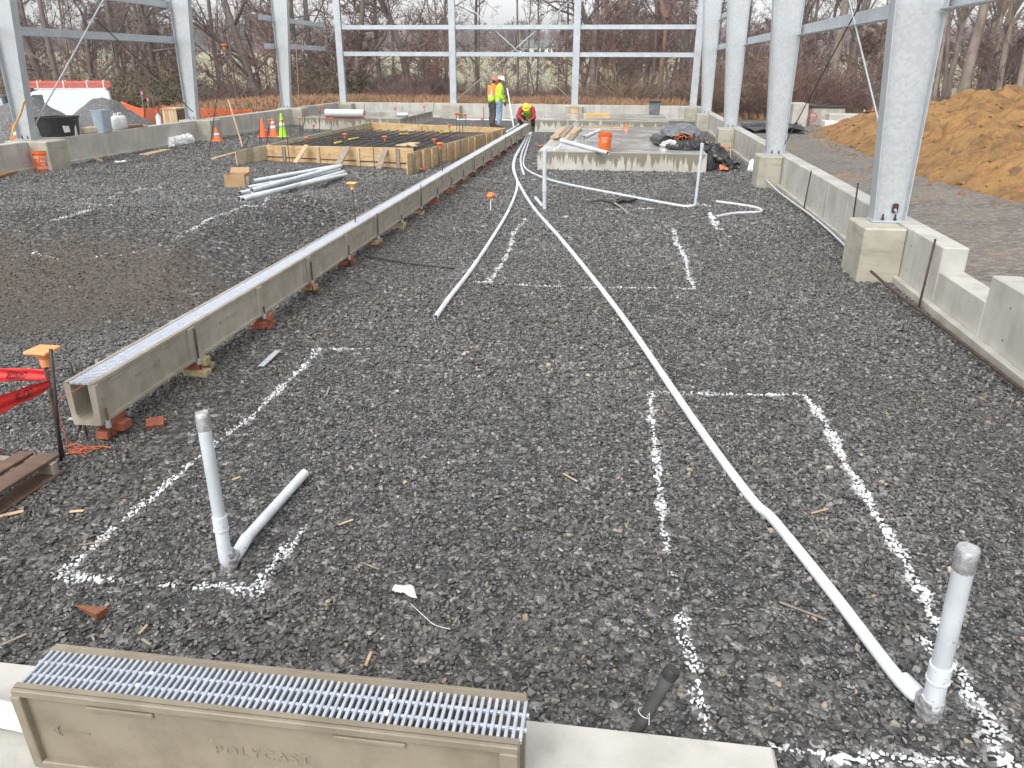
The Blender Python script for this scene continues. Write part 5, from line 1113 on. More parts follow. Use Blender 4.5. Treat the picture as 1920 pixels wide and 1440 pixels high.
# white bag, mat, boards on the stone
t = MB(); a = G(320, 275); b = G(350, 270); capsule(t, a+Vector((0, .1, .1)), .16, b+Vector((0, .1, .12)), .19); capsule(t, a+Vector((-.4, .3, .05)), .05, a, .14); t.v = [Vector((p.x, p.y, max(p.z, hgt(p.x, p.y)-.02))) for p in t.v]; tag(remesh(t, 'plastic_bag', m_white, .02, None, 2, .05, 6), 'white plastic bag lying on the stone in front of the left wall', 'bag')
loose_board('board leaning on others beside the white bag', 278, 262, 296, 276, m_woodl, w=.12); loose_board('yellowish plank lying on the stone below the white bag', 270, 292, 312, 282, m_woodl, w=.26); loose_board('short board on the stone left of the dark mat', 172, 298, 191, 305, m_woodl, w=.1, th=.05); loose_board('second thin plank lying next to the white bag', 290, 279, 312, 276, m_woodg, w=.14)
a = G(238, 288, .03); b = G(285, 271, .03); t = MB(); [t.beam(a+Vector((0, k*.09, .0)), b+Vector((0, k*.09, .02)), .05, .03) for k in range(6)]; [t.beam(lerp(a, b, s), lerp(a, b, s)+Vector((0, .5, 0)), .04, .03) for s in (.1, .35, .6, .85)]; tag(t.build('dark_mat', m_black), 'dark ribbed mat lying on the stone along the left wall', 'mat')
for k, (u0, v0, u1, v1, dz) in enumerate(((-40, 330, 40, 316, 0), (-40, 345, 45, 322, .03), (-50, 322, 30, 309, .02))): a = G(u0, v0, .03+dz); b = G(u1, v1, .03+dz); tag(MB().beam(a, b, .16, .04).build('wet_board', mat('orange_wet_board', (.48, .21, .06), (.36, .14, .04), scale=3, rough=.35, grain=(22, 22, 2.2))), ['middle', 'nearest', 'farthest'][k]+' wet orange board at the left edge beside the first pier', 'board')
for k, (u, v) in enumerate(((221, 306), (232, 305))): a = G(u, v, .03); tag(MB().ball(a, (.09, .05, .03), 8).jitter(.01, 15).build('paper_scrap', m_white), ['left', 'right'][k]+' white scrap lying on the stone in front of the left wall', 'paper')
# timber stakes
a = G(455, 275); tag(MB().beam(a, atY(428, 186, a.y), .04, .04).build('timber_stake', m_woodl), 'thin tan timber stake leaning left at the left corner of the formwork', 'stake'); loose_board('thin board on the stone running into the left corner of the formwork', 400, 299, 441, 288, m_woodl, w=.12)
# cardboard box
c = G(447, 351); r = thing('cardboard_box', 'open brown cardboard box with a white label on the stone', 'box', c); w = .21; d = .17; h = .27; t = MB(); R = Matrix.Rotation(.12, 4, 'Z')
for x0, x1, y0, y1 in ((-w, w, -d, -d+.008), (-w, w, d-.008, d), (-w, -w+.008, -d, d), (w-.008, w, -d, d)): t.box(x0, x1, y0, y1, 0, h, .002)
t.box(-w+.009, w-.009, -d+.009, d-.009, .0, .01, .001); t.merge(MB().box(-.19, .19, 0, .008, 0, .12, .001), Matrix.Translation(Vector((0, d, h))) @ Matrix.Rotation(-.6, 4, 'X')); t.merge(MB().box(-.008, 0, -.15, .15, 0, .1, .001), Matrix.Translation(Vector((w, 0, h))) @ Matrix.Rotation(1.1, 4, 'Y'))
xf(t, Matrix.Translation(c) @ R); t.build('box_body', m_card, r); t = MB(); t.box(w+.001, w+.004, -.10, .06, .06, .22, .001); xf(t, Matrix.Translation(c) @ R); t.build('label', m_white, r)
a = G(427, 350, .05); tag(MB().pipe([a, a+Vector((.25, .1, 0))], .05, .005, 14).build('pipe_offcut', m_pvcw, None, smooth=True, autosm=50), 'short pale pipe end sticking out left of the cardboard box', 'pipe')
# ================================================================== FOREGROUND LEFT: pallet, warning tape, string
c0 = G(121, 888); c1 = G(0, 968); u = (c1-c0); u.z = 0; u.normalize(); w = Vector((u.y, -u.x, 0)); w = -w if w.x > 0 else w
pal = thing('wooden_pallet', 'wet dark brown wooden pallet at the left edge below the warning tape', 'pallet', c0); up_ = Vector((0, 0, 1)); L_, D_ = 1.15, 1.0
def pb(a0, a1, b0, b1, z0, z1): # along u, along w
    t = MB(); c = c0+u*((a0+a1)/2)+w*((b0+b1)/2)+up_*((z0+z1)/2); t.obox(c, u, w, up_, (a1-a0)/2, (b1-b0)/2, (z1-z0)/2, .004); return t
for b0, b1 in ((0, .13), (.45, .57), (.87, 1.0)): pb(0, L_, b0, b1, .005, .024).jitter(.004, 6).build('bottom_board', m_pallet, pal)
for a0 in (.03, .53, 1.05): pb(a0, a0+.045, .0, D_, .025, .105).build('stringer', m_woodg, pal)
for k, b0 in enumerate((.02, .19, .40, .60, .82)): pb(-.02+.01*k, L_+.01, b0, b0+(.13 if k != 1 else .10), .106, .126).jitter(.005, 6).build('deck_board', m_pallet, pal)
for k, (u0, v0, u1, v1) in enumerate(((0, 972, 46, 962),)): loose_board('yellow wood sliver at the left edge below the pallet', u0, v0, u1, v1, m_woodl, w=.025, th=.008, name='wood_sliver', cat='wood sliver')
sp_ = G(118, 860); tz = atY(92, 700, sp_.y)
def subdiv(w):
    bm = bmesh.new(); vs = [bm.verts.new(p) for p in w.v]
    for f in w.f:
        try: bm.faces.new([vs[i] for i in f])
        except ValueError: pass
    bmesh.ops.triangulate(bm, faces=bm.faces); bmesh.ops.subdivide_edges(bm, edges=bm.edges, cuts=2, use_grid_fill=True); bm.verts.index_update(); o = MB(); o.add([v.co.copy() for v in bm.verts], [tuple(v.index for v in f.verts) for f in bm.faces]); bm.free(); return o
def band(label, stop, sbot, etop, ebot, word=None, flip=False, frac=.4, seed=0):
    r = thing('warning_tape', label, 'warning tape', sbot); n = 90; t = MB(); vs = []
    nrm = (etop-stop).cross(sbot-stop).normalized(); nrm = nrm if nrm.y < 0 else -nrm
    def P(s, v): 
        q = lerp(lerp(stop, etop, s), lerp(sbot, ebot, s), v); fold = .006*sin(v*pi*3+seed+s*3)+.004*sin(s*17+v*5); return q+nrm*fold
    m_ = 21
    for i in range(n+1):
        for j in range(m_): vs.append(P(i/n, j/(m_-1)))
    t.add(vs, [(i*m_+j, i*m_+j+1, (i+1)*m_+j+1, (i+1)*m_+j) for i in range(n) for j in range(m_-1)]); o = t.build('tape_strip', m_red, r, smooth=True); s = o.modifiers.new('s', 'SOLIDIFY'); s.thickness = .001; s.offset = 0
    if word:
        w_ = text_mb(word, 1.0, .0, 1.05, .15); w_ = subdiv(w_); xs = [p.x for p in w_.v]; ys = [p.y for p in w_.v]; W_ = max(xs)-min(xs); H_ = max(ys)-min(ys); ln = (etop-stop).length; hh = (stop-sbot).length; q = MB(); sp = frac
        for p in w_.v:
            a_ = (p.x-min(xs))/W_; b_ = (p.y-min(ys))/H_
            if flip: a_, b_ = 1-a_, 1-b_
            s_ = frac+.5*(.5-a_)*.42; v_ = .22+.56*(1-b_); q.v.append(P(s_, v_)+nrm*.005)
        q.f = w_.f; q.m = w_.m; q.build('lettering', m_lett, r, weld=False)
b1 = atY(92, 692, sp_.y); b2 = atY(92, 713, sp_.y); e1 = atY(-80, 688, sp_.y+.35); e2 = atY(-80, 718, sp_.y+.35)
band('red warning tape with upside down lettering, upper strip tied to the bent stake', b1, b2, e1, e2, 'DANGER', True, .33)
b1 = atY(93, 710, sp_.y-.02); b2 = atY(92, 732, sp_.y-.02); e1 = atY(-80, 770, sp_.y-.55); e2 = atY(-80, 814, sp_.y-.55)
band('red warning tape reading PELIGRO, lower strip tied to the bent stake', b1, b2, e1, e2, 'PELIGRO', False, .30, 2)
t = MB(); k1 = atY(106, 750, sp_.y); k2 = gz(158, 722, .42); t.tube([k1, k2], .0022, 5); tag(t.build('orange_string', m_str), 'orange string stretched from the bent stake to the drain run', 'string')
P = [k1]+[lerp(k1, G(128, 845, .01), s)+Vector((.01*sin(s*40), 0, 0)) for s in lin(.1, 1, 14)]
q = G(150, 848, .015)
for k in range(70): q = q+Vector((R_.uniform(-.06, .062), R_.uniform(-.04, .04), 0)); c_ = G(150, 848); d_ = q-c_; q = c_+Vector((max(-.10, min(.18, d_.x)), max(-.06, min(.06, d_.y)), R_.uniform(.01, .04))); P.append(q)
tag(MB().tube(P, .0022, 4).build('orange_string', m_str), 'tangled orange string lying on the stone under the bent stake', 'string')
# ================================================================== LITTER ON THE STONE
def sliver(label, u0, v0, u1, v1, w=.02, mt=m_woodl, th=.004, dz=.02): a = G(u0, v0, dz); b = G(u1, v1, dz); return tag(MB().beam(a, b, w, th, ch=.001).build('wood_sliver', mt), label, 'wood sliver')
a = G(140, 1142, .02); b = G(196, 1166, .03); t = MB(); d_, x_, u_ = axes(b-a); t.add([a, b+x_*.03, b-x_*.03, b+x_*.03+u_*.03, b-x_*.03+u_*.03, a+u_*.006], [(0, 1, 2), (5, 4, 3), (0, 5, 3, 1), (0, 2, 4, 5), (1, 3, 4, 2)]); tag(t.build('wood_wedge', mat('red_brown_wood', (.26, .10, .04), (.18, .07, .03), scale=5, rough=.5, grain=(30, 30, 3))), 'dark red brown wooden wedge on the stone at lower left', 'wood wedge')
for k, (u0, v0, u1, v1, w, l) in enumerate(((132, 965, 158, 963, .03, 'small pale wood chip left of the lower left riser'), (1460, 1135, 1548, 1168, .018, 'long thin wood splinter left of the long conduit'), (1056, 893, 1082, 908, .016, 'small yellow splinter in the middle of the stone floor'), (676, 1060, 712, 1074, .014, 'small splinter right of the lower left riser'), (686, 1255, 697, 1228, .02, 'upright yellow wood chip just behind the foreground grate'),
    (0, 1218, 52, 1195, .02, 'thin stick at the lower left corner behind the concrete strip'), (262, 1195, 278, 1178, .016, 'tiny wood splinter below the red brown wedge'), (268, 1205, 284, 1216, .018, 'tiny yellow leaf shaped chip beside the splinter near the wedge'), (436, 905, 452, 899, .022, 'small wood chip between riser and stub at lower left'), (612, 746, 618, 730, .02, 'thin pale splinter left of the floor centre'), (635, 990, 662, 980, .02, 'pale splinter right of the white layout corner'), (172, 1106, 179, 1096, .014, 'tiny chip beside the lower left white line'), (1520, 968, 1550, 960, .02, 'brown chip right of the long conduit'), (150, 1028, 205, 1020, .014, 'long pale twig lying across the left white line'))): sliver(l, u0, v0, u1, v1, w*.7, [m_woodl, m_woodg][k % 2])
a = G(490, 691, .02); b = G(522, 661, .02); r = thing('grate_offcut', 'narrow slotted grey metal strip lying on the stone left of the white line', 'metal strip', a); t = MB(); d_, x_, u_ = axes(b-a)
for s in (-1, 1): t.beam(a+x_*s*.022, b+x_*s*.022, .008, .01)
for k in range(9): c = lerp(a, b, (k+.5)/9); t.beam(c-x_*.02, c+x_*.02, .03, .008, ch=.001)
t.build('strip', m_galvd, r)
a = G(735, 1118, .03); b = G(783, 1134, .03); c = G(776, 1114, .04); d_ = G(742, 1112, .04); sheet('paper_tag', 'torn white paper tag on a thin wire lying on the stone near the centre', [a, b, c, d_], m_white, 6, 4, .012, 'tag', 4, 30)
tag(MB().tube(bez([G(770, 1138, .02), G(790, 1160, .03), G(815, 1178, .02), G(845, 1190, .03)], 6), .0016, 4).build('thin_wire', m_white), 'thin pale wire trailing from the paper tag', 'wire')
tag(MB().tube([G(686, 485, .03), G(760, 497, .03), G(852, 507, .03)], .011, 6).build('rebar', m_dark), 'short rebar lying on the stone between the drain run and the conduit', 'rebar')
tag(MB().tube([gz(1368, 280, .05)+Vector((0, 0, .18)), G(1370, 309, .02)], .014, 6).build('white_rod', m_woodl), 'thin pale rod leaning on the third right pier', 'rod')
t = MB(); a = G(1409, 325); capsule(t, a+Vector((.02, .15, .08)), .12, a+Vector((.02, .25, .25)), .05); tag(remesh(t, 'plastic_bag', m_white, .02, None, 1, .03, 8), 'small white plastic bag tucked behind the second right pier', 'bag')
# ================================================================== OUTSIDE LEFT: stone piles, van, fence, truck
def heap(label, c, rx, ry, h, mt, name='gravel_pile', seed=0, rough=.12, cat='gravel pile', nr=34, na=72, power=1.0):
    t = MB(); vs = []
    for i in range(nr+1):
        q = i/nr
        for j in range(na):
            a = 2*pi*j/na; wv = 1+.10*noise.noise(Vector((cos(a)*1.5, sin(a)*1.5, seed))); x = c[0]+cos(a)*rx*q*wv; y = c[1]+sin(a)*ry*q*wv
            hh = h*(1-q**power) if power != 1 else h*(1-sqrt(q*q+.012))*1.12
            vs.append((x, y, c[2]+max(0, hh)+noise.fractal(Vector((x*2.2, y*2.2, seed)), 1, 2, 4)*rough*(1-q)))
    fs = [(i*na+j, i*na+(j+1) % na, (i+1)*na+(j+1) % na, (i+1)*na+j) for i in range(nr) for j in range(na)]; t.add(vs, fs); return tag(t.build(name, mt, None, smooth=True), label, cat)
m_pile = gravel_mat(); m_pile.name = 'pile_stone'
pk = atY(190, 184, 27); heap('dark gravel pile beyond the left wall in front of the white van', (pk.x, 27, pk.z-2.0), 3.1, 3.0, 2.0, m_pile, seed=2)
pk = atY(40, 180, 24.5); heap('dark gravel pile at the left edge behind the first left column', (pk.x, 24.5, pk.z-2.1), 3.3, 3.0, 2.1, m_pile, seed=5)
# van, built along +X then turned
def car_root(name, label, cat): return thing(name, label, cat)
van = car_root('white_van', 'white work van with a red ladder rack on its roof parked behind the gravel piles', 'van')
prof = [(2.75, .45), (2.78, .95), (2.55, 1.12), (1.75, 1.28), (1.05, 1.98), (.75, 2.06), (-2.45, 2.08), (-2.62, 1.95), (-2.70, .5), (-2.65, .38), (2.6, .38)]
def side_prism(prof, w, name, mt, root, tum=.10, zt=1.2):
    t = MB(); n = len(prof); vs = []
    for s in (-1, 1):
        for x, z in prof: k = w/2-(max(0, z-zt)*tum); vs.append((x, s*k, z))
    t.add(vs, [tuple(range(n)), tuple(range(n, 2*n))[::-1]]+[(i, (i+1) % n, n+(i+1) % n, n+i) for i in range(n)]); o = t.build(name, mt, root, smooth=False)
    b = o.modifiers.new('b', 'BEVEL'); b.width = .05; b.segments = 3; return o
side_prism(prof, 2.0, 'body', m_van, van)
def quad(pts, name, mt, root, th=.012):
    t = MB(); t.add(pts, [tuple(range(len(pts)))]); o = t.build(name, mt, root, weld=False); s = o.modifiers.new('s', 'SOLIDIFY'); s.thickness = th; s.offset = 0; return o
quad([(1.70, -.86, 1.34), (1.70, .86, 1.34), (1.10, .80, 1.96), (1.10, -.80, 1.96)], 'windshield', m_glass, van, .05)
for s in (-1, 1):
    quad([(1.52, s*.985, 1.30), (.55, s*.985, 1.30), (.55, s*.925, 1.86), (1.02, s*.925, 1.86)], 'side_window', m_glass, van, .02)
    quad([(1.60, s*1.0, .55), (.50, s*1.0, .55), (.50, s*.99, 1.24), (1.60, s*.99, 1.24)], 'door', m_van, van, .02)
    for x in (1.75, -1.75): o = thing('wheel', None, None, (x, s*.9, .36)); o.parent = van; MB().lathe([(.36, -.11), (.38, -.08), (.38, .08), (.36, .11)], (x, s*.9, .36), 24, ax=(0, 1, 0)).build('tyre', m_rubber, o, smooth=True, autosm=40); MB().lathe([(.22, -.10), (.22, .115), (.05, .12)], (x, s*.9, .36), 20, ax=(0, s, 0)).build('rim', m_galvd, o)
    MB().box(2.68, 2.79, s*.72-.14, s*.72+.14, .72, .92, .02).build('headlight', m_sheet, van); MB().box(1.45, 1.6, min(s*1.0, s*1.2), max(s*1.0, s*1.2), 1.25, 1.5, .03).build('mirror', m_black, van)
rk = MB(); 
for x in (.7, -.5, -1.6, -2.4): rk.box(x-.03, x+.03, -.82, .82, 2.12, 2.16); rk.box(x-.03, x+.03, -.82, -.78, 2.06, 2.5); rk.box(x-.03, x+.03, .78, .82, 2.06, 2.5)
rk.box(-2.5, .9, -.82, -.78, 2.10, 2.15); rk.box(-2.5, .9, .78, .82, 2.10, 2.15); rk.build('roof_rack', m_white, van)
for k, (z0, y0) in enumerate(((2.17, -.76), (2.17, .45), (2.33, -.74))): 
    t = MB(); [t.box(-2.7, 1.35, y0+s*.30, y0+s*.30+.035, z0, z0+.13) for s in (0, 1)]; [t.box(-2.6+i*.3, -2.57+i*.3, y0, y0+.33, z0+.05, z0+.08) for i in range(13)]; t.build('ladder', m_ladder, van)
vp = atY(108, 190, 32.6); van.location = (vp.x, 32.6, -.50); van.rotation_euler = (0, 0, radians(212)); van.scale = (.80, .86, .86)
trk = car_root('pickup_truck', 'dark pickup truck mostly hidden at the left edge behind the column', 'truck'); side_prism([(2.7, .45), (2.75, 1.05), (1.3, 1.2), (.75, 1.75), (-.6, 1.78), (-.75, 1.2), (-2.7, 1.18), (-2.7, .45)], 1.95, 'body', mat('dark_truck_paint', (.05, .06, .07), rough=.3), trk)
for s in (-1, 1): quad([(1.15, s*.97, 1.24), (-.55, s*.97, 1.24), (-.5, s*.93, 1.66), (.75, s*.93, 1.66)], 'side_window', m_soap, trk, .03)
quad([(1.24, -.85, 1.26), (1.24, .85, 1.26), (.80, .8, 1.70), (.80, -.8, 1.70)], 'windshield', m_glass, trk, .04)
for s in (-1, 1):
    for x in (1.8, -1.8): o = thing('wheel', None, None, (x, s*.88, .37)); o.parent = trk; MB().lathe([(.36, -.11), (.38, 0), (.36, .11)], (x, s*.88, .37), 20, ax=(0, 1, 0)).build('tyre', m_rubber, o); MB().lathe([(.2, -.10), (.2, .115), (.05, .12)], (x, s*.88, .37), 16, ax=(0, s, 0)).build('rim', m_galvd, o)
vp = atY(-2, 178, 34); trk.location = (vp.x, 34, -.78); trk.rotation_euler = (0, 0, radians(195))
# orange mesh fence
fp = [(226, 190, 217, 33), (270, 205, 229, 32.6), (297, 201, 232, 33.2), (302, 198, 233, 33.4), (340, 201, 234, 33.6), (374, 203, 234, 33.8), (425, 205, 231, 34.6), (474, 206, 227, 35.4), (480, 208, 227, 35.4), (515, 222, 231, 34.6)]
def fence(label, pts):
    r = thing('mesh_fence', label, 'fence', atY(pts[0][0], pts[0][2], pts[0][3])); T = [atY(u, a, Y) for u, a, b, Y in pts]; B_ = [atY(u, b, Y) for u, a, b, Y in pts]; t = MB()
    for p, q in zip(T, B_): MB().tube([q+Vector((0, .03, -.3)), p+Vector((0, .03, .08))], .02, 6).build('fence_post', m_rust, r)
    N = 15
    for i in range(len(T)-1):
        sag = .05
        S = max(3, int((T[i+1]-T[i]).length/.35))
        for k in range(N):
            f = k/(N-1); w_ = .022 if 0 < k < N-1 else .04
            P0 = [lerp(lerp(T[i], T[i+1], s/S), lerp(B_[i], B_[i+1], s/S), f)+Vector((0, .03*sin(s*1.9+i+f*2), -sag*sin(pi*s/S)*(1-f))) for s in range(S+1)]
            for a, b in zip(P0[:-1], P0[1:]): t.beam(a, b, .006, w_, ch=.001)
        L = (T[i+1]-T[i]).length; nv = int(L/.11)
        for k in range(nv): s = (k+.5)/nv; a = lerp(T[i], T[i+1], s)+Vector((0, .03*sin(s*S*1.9+i), -sag*sin(pi*s))); b = lerp(B_[i], B_[i+1], s)+Vector((0, .03*sin(s*S*1.9+i+2), 0)); t.beam(a, b, .006, .022, up=(1, 0, 0), ch=.001)
    t.build('orange_netting', m_or, r); return r
fence('orange plastic mesh fence sagging behind the right gravel pile', fp[:3]); fence('long orange plastic mesh fence between second and third left columns', fp[3:8]); fence('short end of orange mesh fence bending towards the traffic cones', fp[8:])
for k, (u0, v0, v1) in enumerate(((266, 172, 192), (277, 184, 202))): a = atY(u0, v1, 34.5); b = atY(u0, v0, 34.5); r = thing('survey_stake', ['taller pink tipped survey stake in the weeds beyond the left wall', 'shorter survey stake with a pink ribbon in the weeds beyond the left wall'][k], 'stake', a); MB().beam(a-Vector((0, 0, .4)), b, .04, .03).build('stake', m_woodg, r); MB().beam(b-Vector((0, .02, .12)), b-Vector((0, .02, -.02)), .09, .02).build('ribbon', mat('pink_ribbon', (.75, .2, .3), rough=.6), r)
# ================================================================== OUTSIDE RIGHT: soil heap, concrete blocks
def soil_z(x, y):
    # distance inside the toe line
    toe = 8.3+.95*sm(20, 8, y)*0 + (1.2*sm(24, 34, y)) + .5*noise.noise(Vector((y*.35, 2, 0)))
    toe = np.interp(y, [10, 14, 18, 22, 28, 33, 38], [8.6, 7.3, 6.6, 6.6, 6.9, 7.5, 9.5]); d = x-toe
    hm = np.interp(y, [9, 14, 20, 25, 30, 34, 38], [.0, 1.1, 2.0, 1.95, 1.35, .75, .0]); xs = np.interp(x, [6.5, 9, 12, 16, 22, 28], [1, 1, 1.0, 1.0, .8, 0])
    h = hm*xs*(1-math.exp(-max(0, d)/2.6))*1.0 if d > 0 else 0
    k = sm(0, .8, d); ff = noise.fractal(Vector((x*.9, y*.9, 1.7)), 1, 2, 5)*.16+noise.fractal(Vector((x*3.1, y*3.1, 4)), .9, 2, 4)*.09
    ri = abs(noise.noise(Vector((x*1.3, y*1.3, 8))))*.22
    return -.1+.2+h+(ff+ri)*k*min(1, h+.35)*1.25 - (0 if d > 0 else .15)
o = grid('soil_heap', lin(6.0, 28, 300), lin(9, 38.5, 380), soil_z, m_soil); tag(o, 'large heap of loose orange brown soil outside the right wall', 'soil heap')
rs2 = random.Random(5); t = MB()
for _ in range(420):
    y = rs2.uniform(11, 37); x = np.interp(y, [10, 14, 18, 22, 28, 33, 38], [8.6, 7.3, 6.6, 6.6, 6.9, 7.5, 9.5])+abs(rs2.gauss(0, 3.2))-.7; s = rs2.uniform(.02, .07); z = max(soil_z(x, y), hgt(x, y)); t.ball((x, y, z), (s*rs2.uniform(.8, 1.5), s*rs2.uniform(.8, 1.5), s*.7), 6)
t.jitter(.03, 9); tag(t.build('soil_clods', m_soil, None, smooth=False), 'loose clods of orange soil scattered over and around the soil heap', 'soil clods', None, 'stuff')
def ring(cx, cz, r, x0, t, ax='y', n=40):  # painted ring
    pass
def vault(label, x0, x1, Y, z1, d=1.2, hole=False, mt=m_conc):
    r = thing('concrete_vault', label, 'concrete vault', ((x0+x1)/2, Y, 0)); t = MB(); t.box(x0, x1, Y, Y+d, -.2, z1, .03); t.build('vault_body', mt, r)
    return r
Y = 34.2; p0, p1 = atY(1482, 240, Y), atY(1511, 240, Y); zt = atY(1500, 194, Y).z
r = vault('upright pale concrete vault with a round hole in its right face', p0.x, p1.x, Y, zt, 1.3); cc = Vector((p1.x-.22, Y-.005, .5*(zt+.1))); MB().lathe([(.26, 0), (.24, .0), (.22, -.06), (0, -.07)], cc, 24, ax=(0, -1, 0), sx=.7, sy=1.1).build('round_opening', m_dark, r); MB().lathe([(.31, .004), (.31, .012), (.26, .012), (.26, .002)], cc, 28, ax=(0, -1, 0), sx=.7, sy=1.1).build('opening_rim', m_conc_pale, r)
Y = 35.4; p0, p1 = atY(1516, 240, Y), atY(1580, 240, Y); zt = atY(1540, 202, Y).z
r = vault('low concrete vault with a red sprayed mark on its side', p0.x, p1.x, Y, zt, 1.2); c = atY(1522, 220, Y-.008); m_rp = mat('red_spray_paint', (.55, .03, .04), rough=.6)
t = MB(); pts = [c+Vector((cos(a)*.20, 0, sin(a)*.19)) for a in lin(0, 2*pi, 25)]; t.tube(pts, .017, 6); t.v = [Vector((p.x, Y-.006+(p.y-Y)*.1, p.z)) for p in t.v]; t.build('sprayed_ring', m_rp, r); tx = text_mb('my', .26, .003); t = MB(); place_text(t, tx, c, (1, 0, 0), (0, 0, 1)); t.build('sprayed_letters', m_rp, r, weld=False); tx = text_mb('26', .15, .003); t = MB(); place_text(t, tx, c+Vector((-.02, 0, .28)), (1, 0, 0), (0, 0, 1)); t.build('sprayed_numbers', m_rp, r, weld=False)
MB().box(p0.x-.06, p1.x+.06, Y-.05, Y+1.25, zt+.002, zt+.06, .01).build('dark_lid', m_dark, r)
Y = 33.9; p0, p1 = atY(1546, 240, Y), atY(1600, 240, Y); zt = atY(1560, 214, Y).z; r = thing('concrete_block', 'white stepped concrete block in front of the marked vault', 'concrete block', (p0.x, Y, 0)); MB().box(p0.x, p1.x, Y, Y+.8, -.1, zt-.25, .03).build('lower_step', m_white, r); MB().box(p0.x+.15, p1.x+.5, Y+.1, Y+.8, zt-.248, zt, .02).build('upper_step', m_conc_pale, r)
a = atY(1602, 214, 35); b = atY(1700, 206, 36.5); tag(MB().beam(a, b, .25, .12).build('long_dark_beam', m_dark), 'long dark beam lying behind the soil heap', 'beam')
a = atY(1636, 214, 36); b = atY(1637, 201, 36); tag(MB().beam(a-Vector((0, 0, .5)), b, .05, .04).build('orange_stake', m_cap), 'bright orange stake standing behind the soil heap', 'stake'); a = atY(1620, 216, 36.5); b = atY(1621, 206, 36.5); tag(MB().beam(a-Vector((0, 0, .5)), b, .05, .04).build('white_stake', m_white), 'small white stake left of the orange stake behind the soil heap', 'stake')
p = atY(1415, 243, 31); sheet('black_tarp', 'black plastic spread on the ground outside the right wall near the thicket', [Vector((4.3, 30.5, .15)), Vector((6.6, 30.2, .15)), Vector((6.4, 32.5, .2)), Vector((4.6, 32.8, .2))], m_tarp, 22, 18, .16, seed=8, wsc=1.6)
t = MB(); capsule(t, (4.6, 31.6, .12), .2, (6.3, 31.4, .15), .28); tag(remesh(t, 'black_tarp', m_tarp, .04, None, 2, .12, 2.5), 'long hump of bunched black plastic outside the right wall', 'tarp')
# ================================================================== TREES, THICKET, GRASS
def rv(r, d, a):
    """d turned by about a radians in a random direction"""
    d = Vector(d); x = Vector((r.gauss(0, 1), r.gauss(0, 1), r.gauss(0, 1))); x = (x-d*x.dot(d)).normalized(); return (d*cos(a)+x*sin(a)).normalized()
def grow(r, T, C, p, d, L, rad, depth, maxd, P):
    k = max(3, int(5-depth*.5)); pts = [Vector(p)]; dd = Vector(d); seg = L/k
    for i in range(k):
        dd = rv(r, dd, P['wob']*(.35 if depth == 0 else 1)*r.uniform(.4, 1.3)); dd = (dd+Vector((0, 0, P['up']*(.5 if depth else .25)))).normalized(); pts.append(pts[-1]+dd*seg)
    tip = rad*(.45 if depth == 0 else .3); rr = [rad+(tip-rad)*i/k for i in range(k+1)]
    if depth == 0: rr[0] *= 1.35
    (T if depth <= P['tdepth'] else C).tube(pts, [max(x, P['rmin']) for x in rr], (9, 6, 4, 3, 3, 3)[depth], False)
    if depth >= maxd: return
    n = P['n'][depth]
    for j in range(n):
        s = r.uniform(P['lo'] if depth == 0 else .2, 1.0); i = min(k-1, int(s*k)); f = s*k-i; q = lerp(pts[i], pts[i+1], f); ax = (pts[i+1]-pts[i]).normalized()
        nd = rv(r, ax, r.uniform(*P['ang'])); ln = L*r.uniform(*P['len'])*(1.15-.5*s); grow(r, T, C, q, nd, ln, max(P['rmin'], (rr[i]*(1-f)+rr[i+1]*f)*r.uniform(.35, .6)), depth+1, maxd, P)
DEF = dict(wob=.22, up=.08, tdepth=1, rmin=.010, n=(9, 6, 5, 3), lo=.2, ang=(.5, 1.1), len=(.28, .5))
def tree_proto(name, seed, H, rad, bark, lean=(0, 0, 1), maxd=4, twig=None, **k):
    r = random.Random(seed); P = dict(DEF); P.update(k); T = MB(); C = MB(); root = thing(name, 'x', 'tree', (0, 0, 0))
    rad *= .72; grow(r, T, C, (0, 0, -.3), Vector(lean).normalized(), H, rad, 0, maxd, P)
    if k.get('fork'):
        for fd in k['fork']: grow(r, T, C, Vector(lean).normalized()*k['fz'], Vector(fd).normalized(), H*.7, rad*.7, 0, maxd, P)
    T.build('trunk', bark, root, smooth=True, weld=False); C.build('crown', twig or m_twig, root, smooth=False, weld=False); return root
PT = dict(
 tall=tree_proto('bare_tree', 11, 13, .24, m_bark, lo=.28, n=(8, 6, 6, 3), wob=.16),
 pale=tree_proto('bare_tree', 12, 14, .30, m_barkp, lo=.34, n=(8, 5, 5, 3), wob=.12, ang=(.4, .9)),
 pole=tree_proto('bare_tree', 13, 11, .11, m_bark, lo=.22, n=(8, 5, 5, 2), wob=.14, len=(.16, .34)),
 pole2=tree_proto('bare_tree', 23, 12, .15, m_barkp, lo=.3, n=(7, 5, 5, 2), wob=.2, len=(.16, .34)),
 bushy=tree_proto('bare_tree', 14, 8.5, .28, m_bark, lo=.08, n=(15, 7, 6, 3), wob=.34, ang=(.6, 1.4), up=.03),
 spread=tree_proto('bare_tree', 15, 9, .34, m_bark, lo=.10, n=(11, 7, 6, 4), wob=.36, ang=(.5, 1.3), len=(.35, .6)),
 fork=tree_proto('bare_tree', 16, 5.2, .26, mat('ruddy_bark', (.24, .14, .10), (.16, .095, .07), scale=3, rough=.9), lo=.5, n=(5, 6, 6, 3), fork=[(-.45, 0, 1), (.4, .1, 1)], fz=4.6),
 lean=tree_proto('bare_tree', 17, 12, .36, m_bark, lean=(-.30, 0, 1), lo=.15, n=(10, 6, 6, 3), wob=.12),
)
used = set()
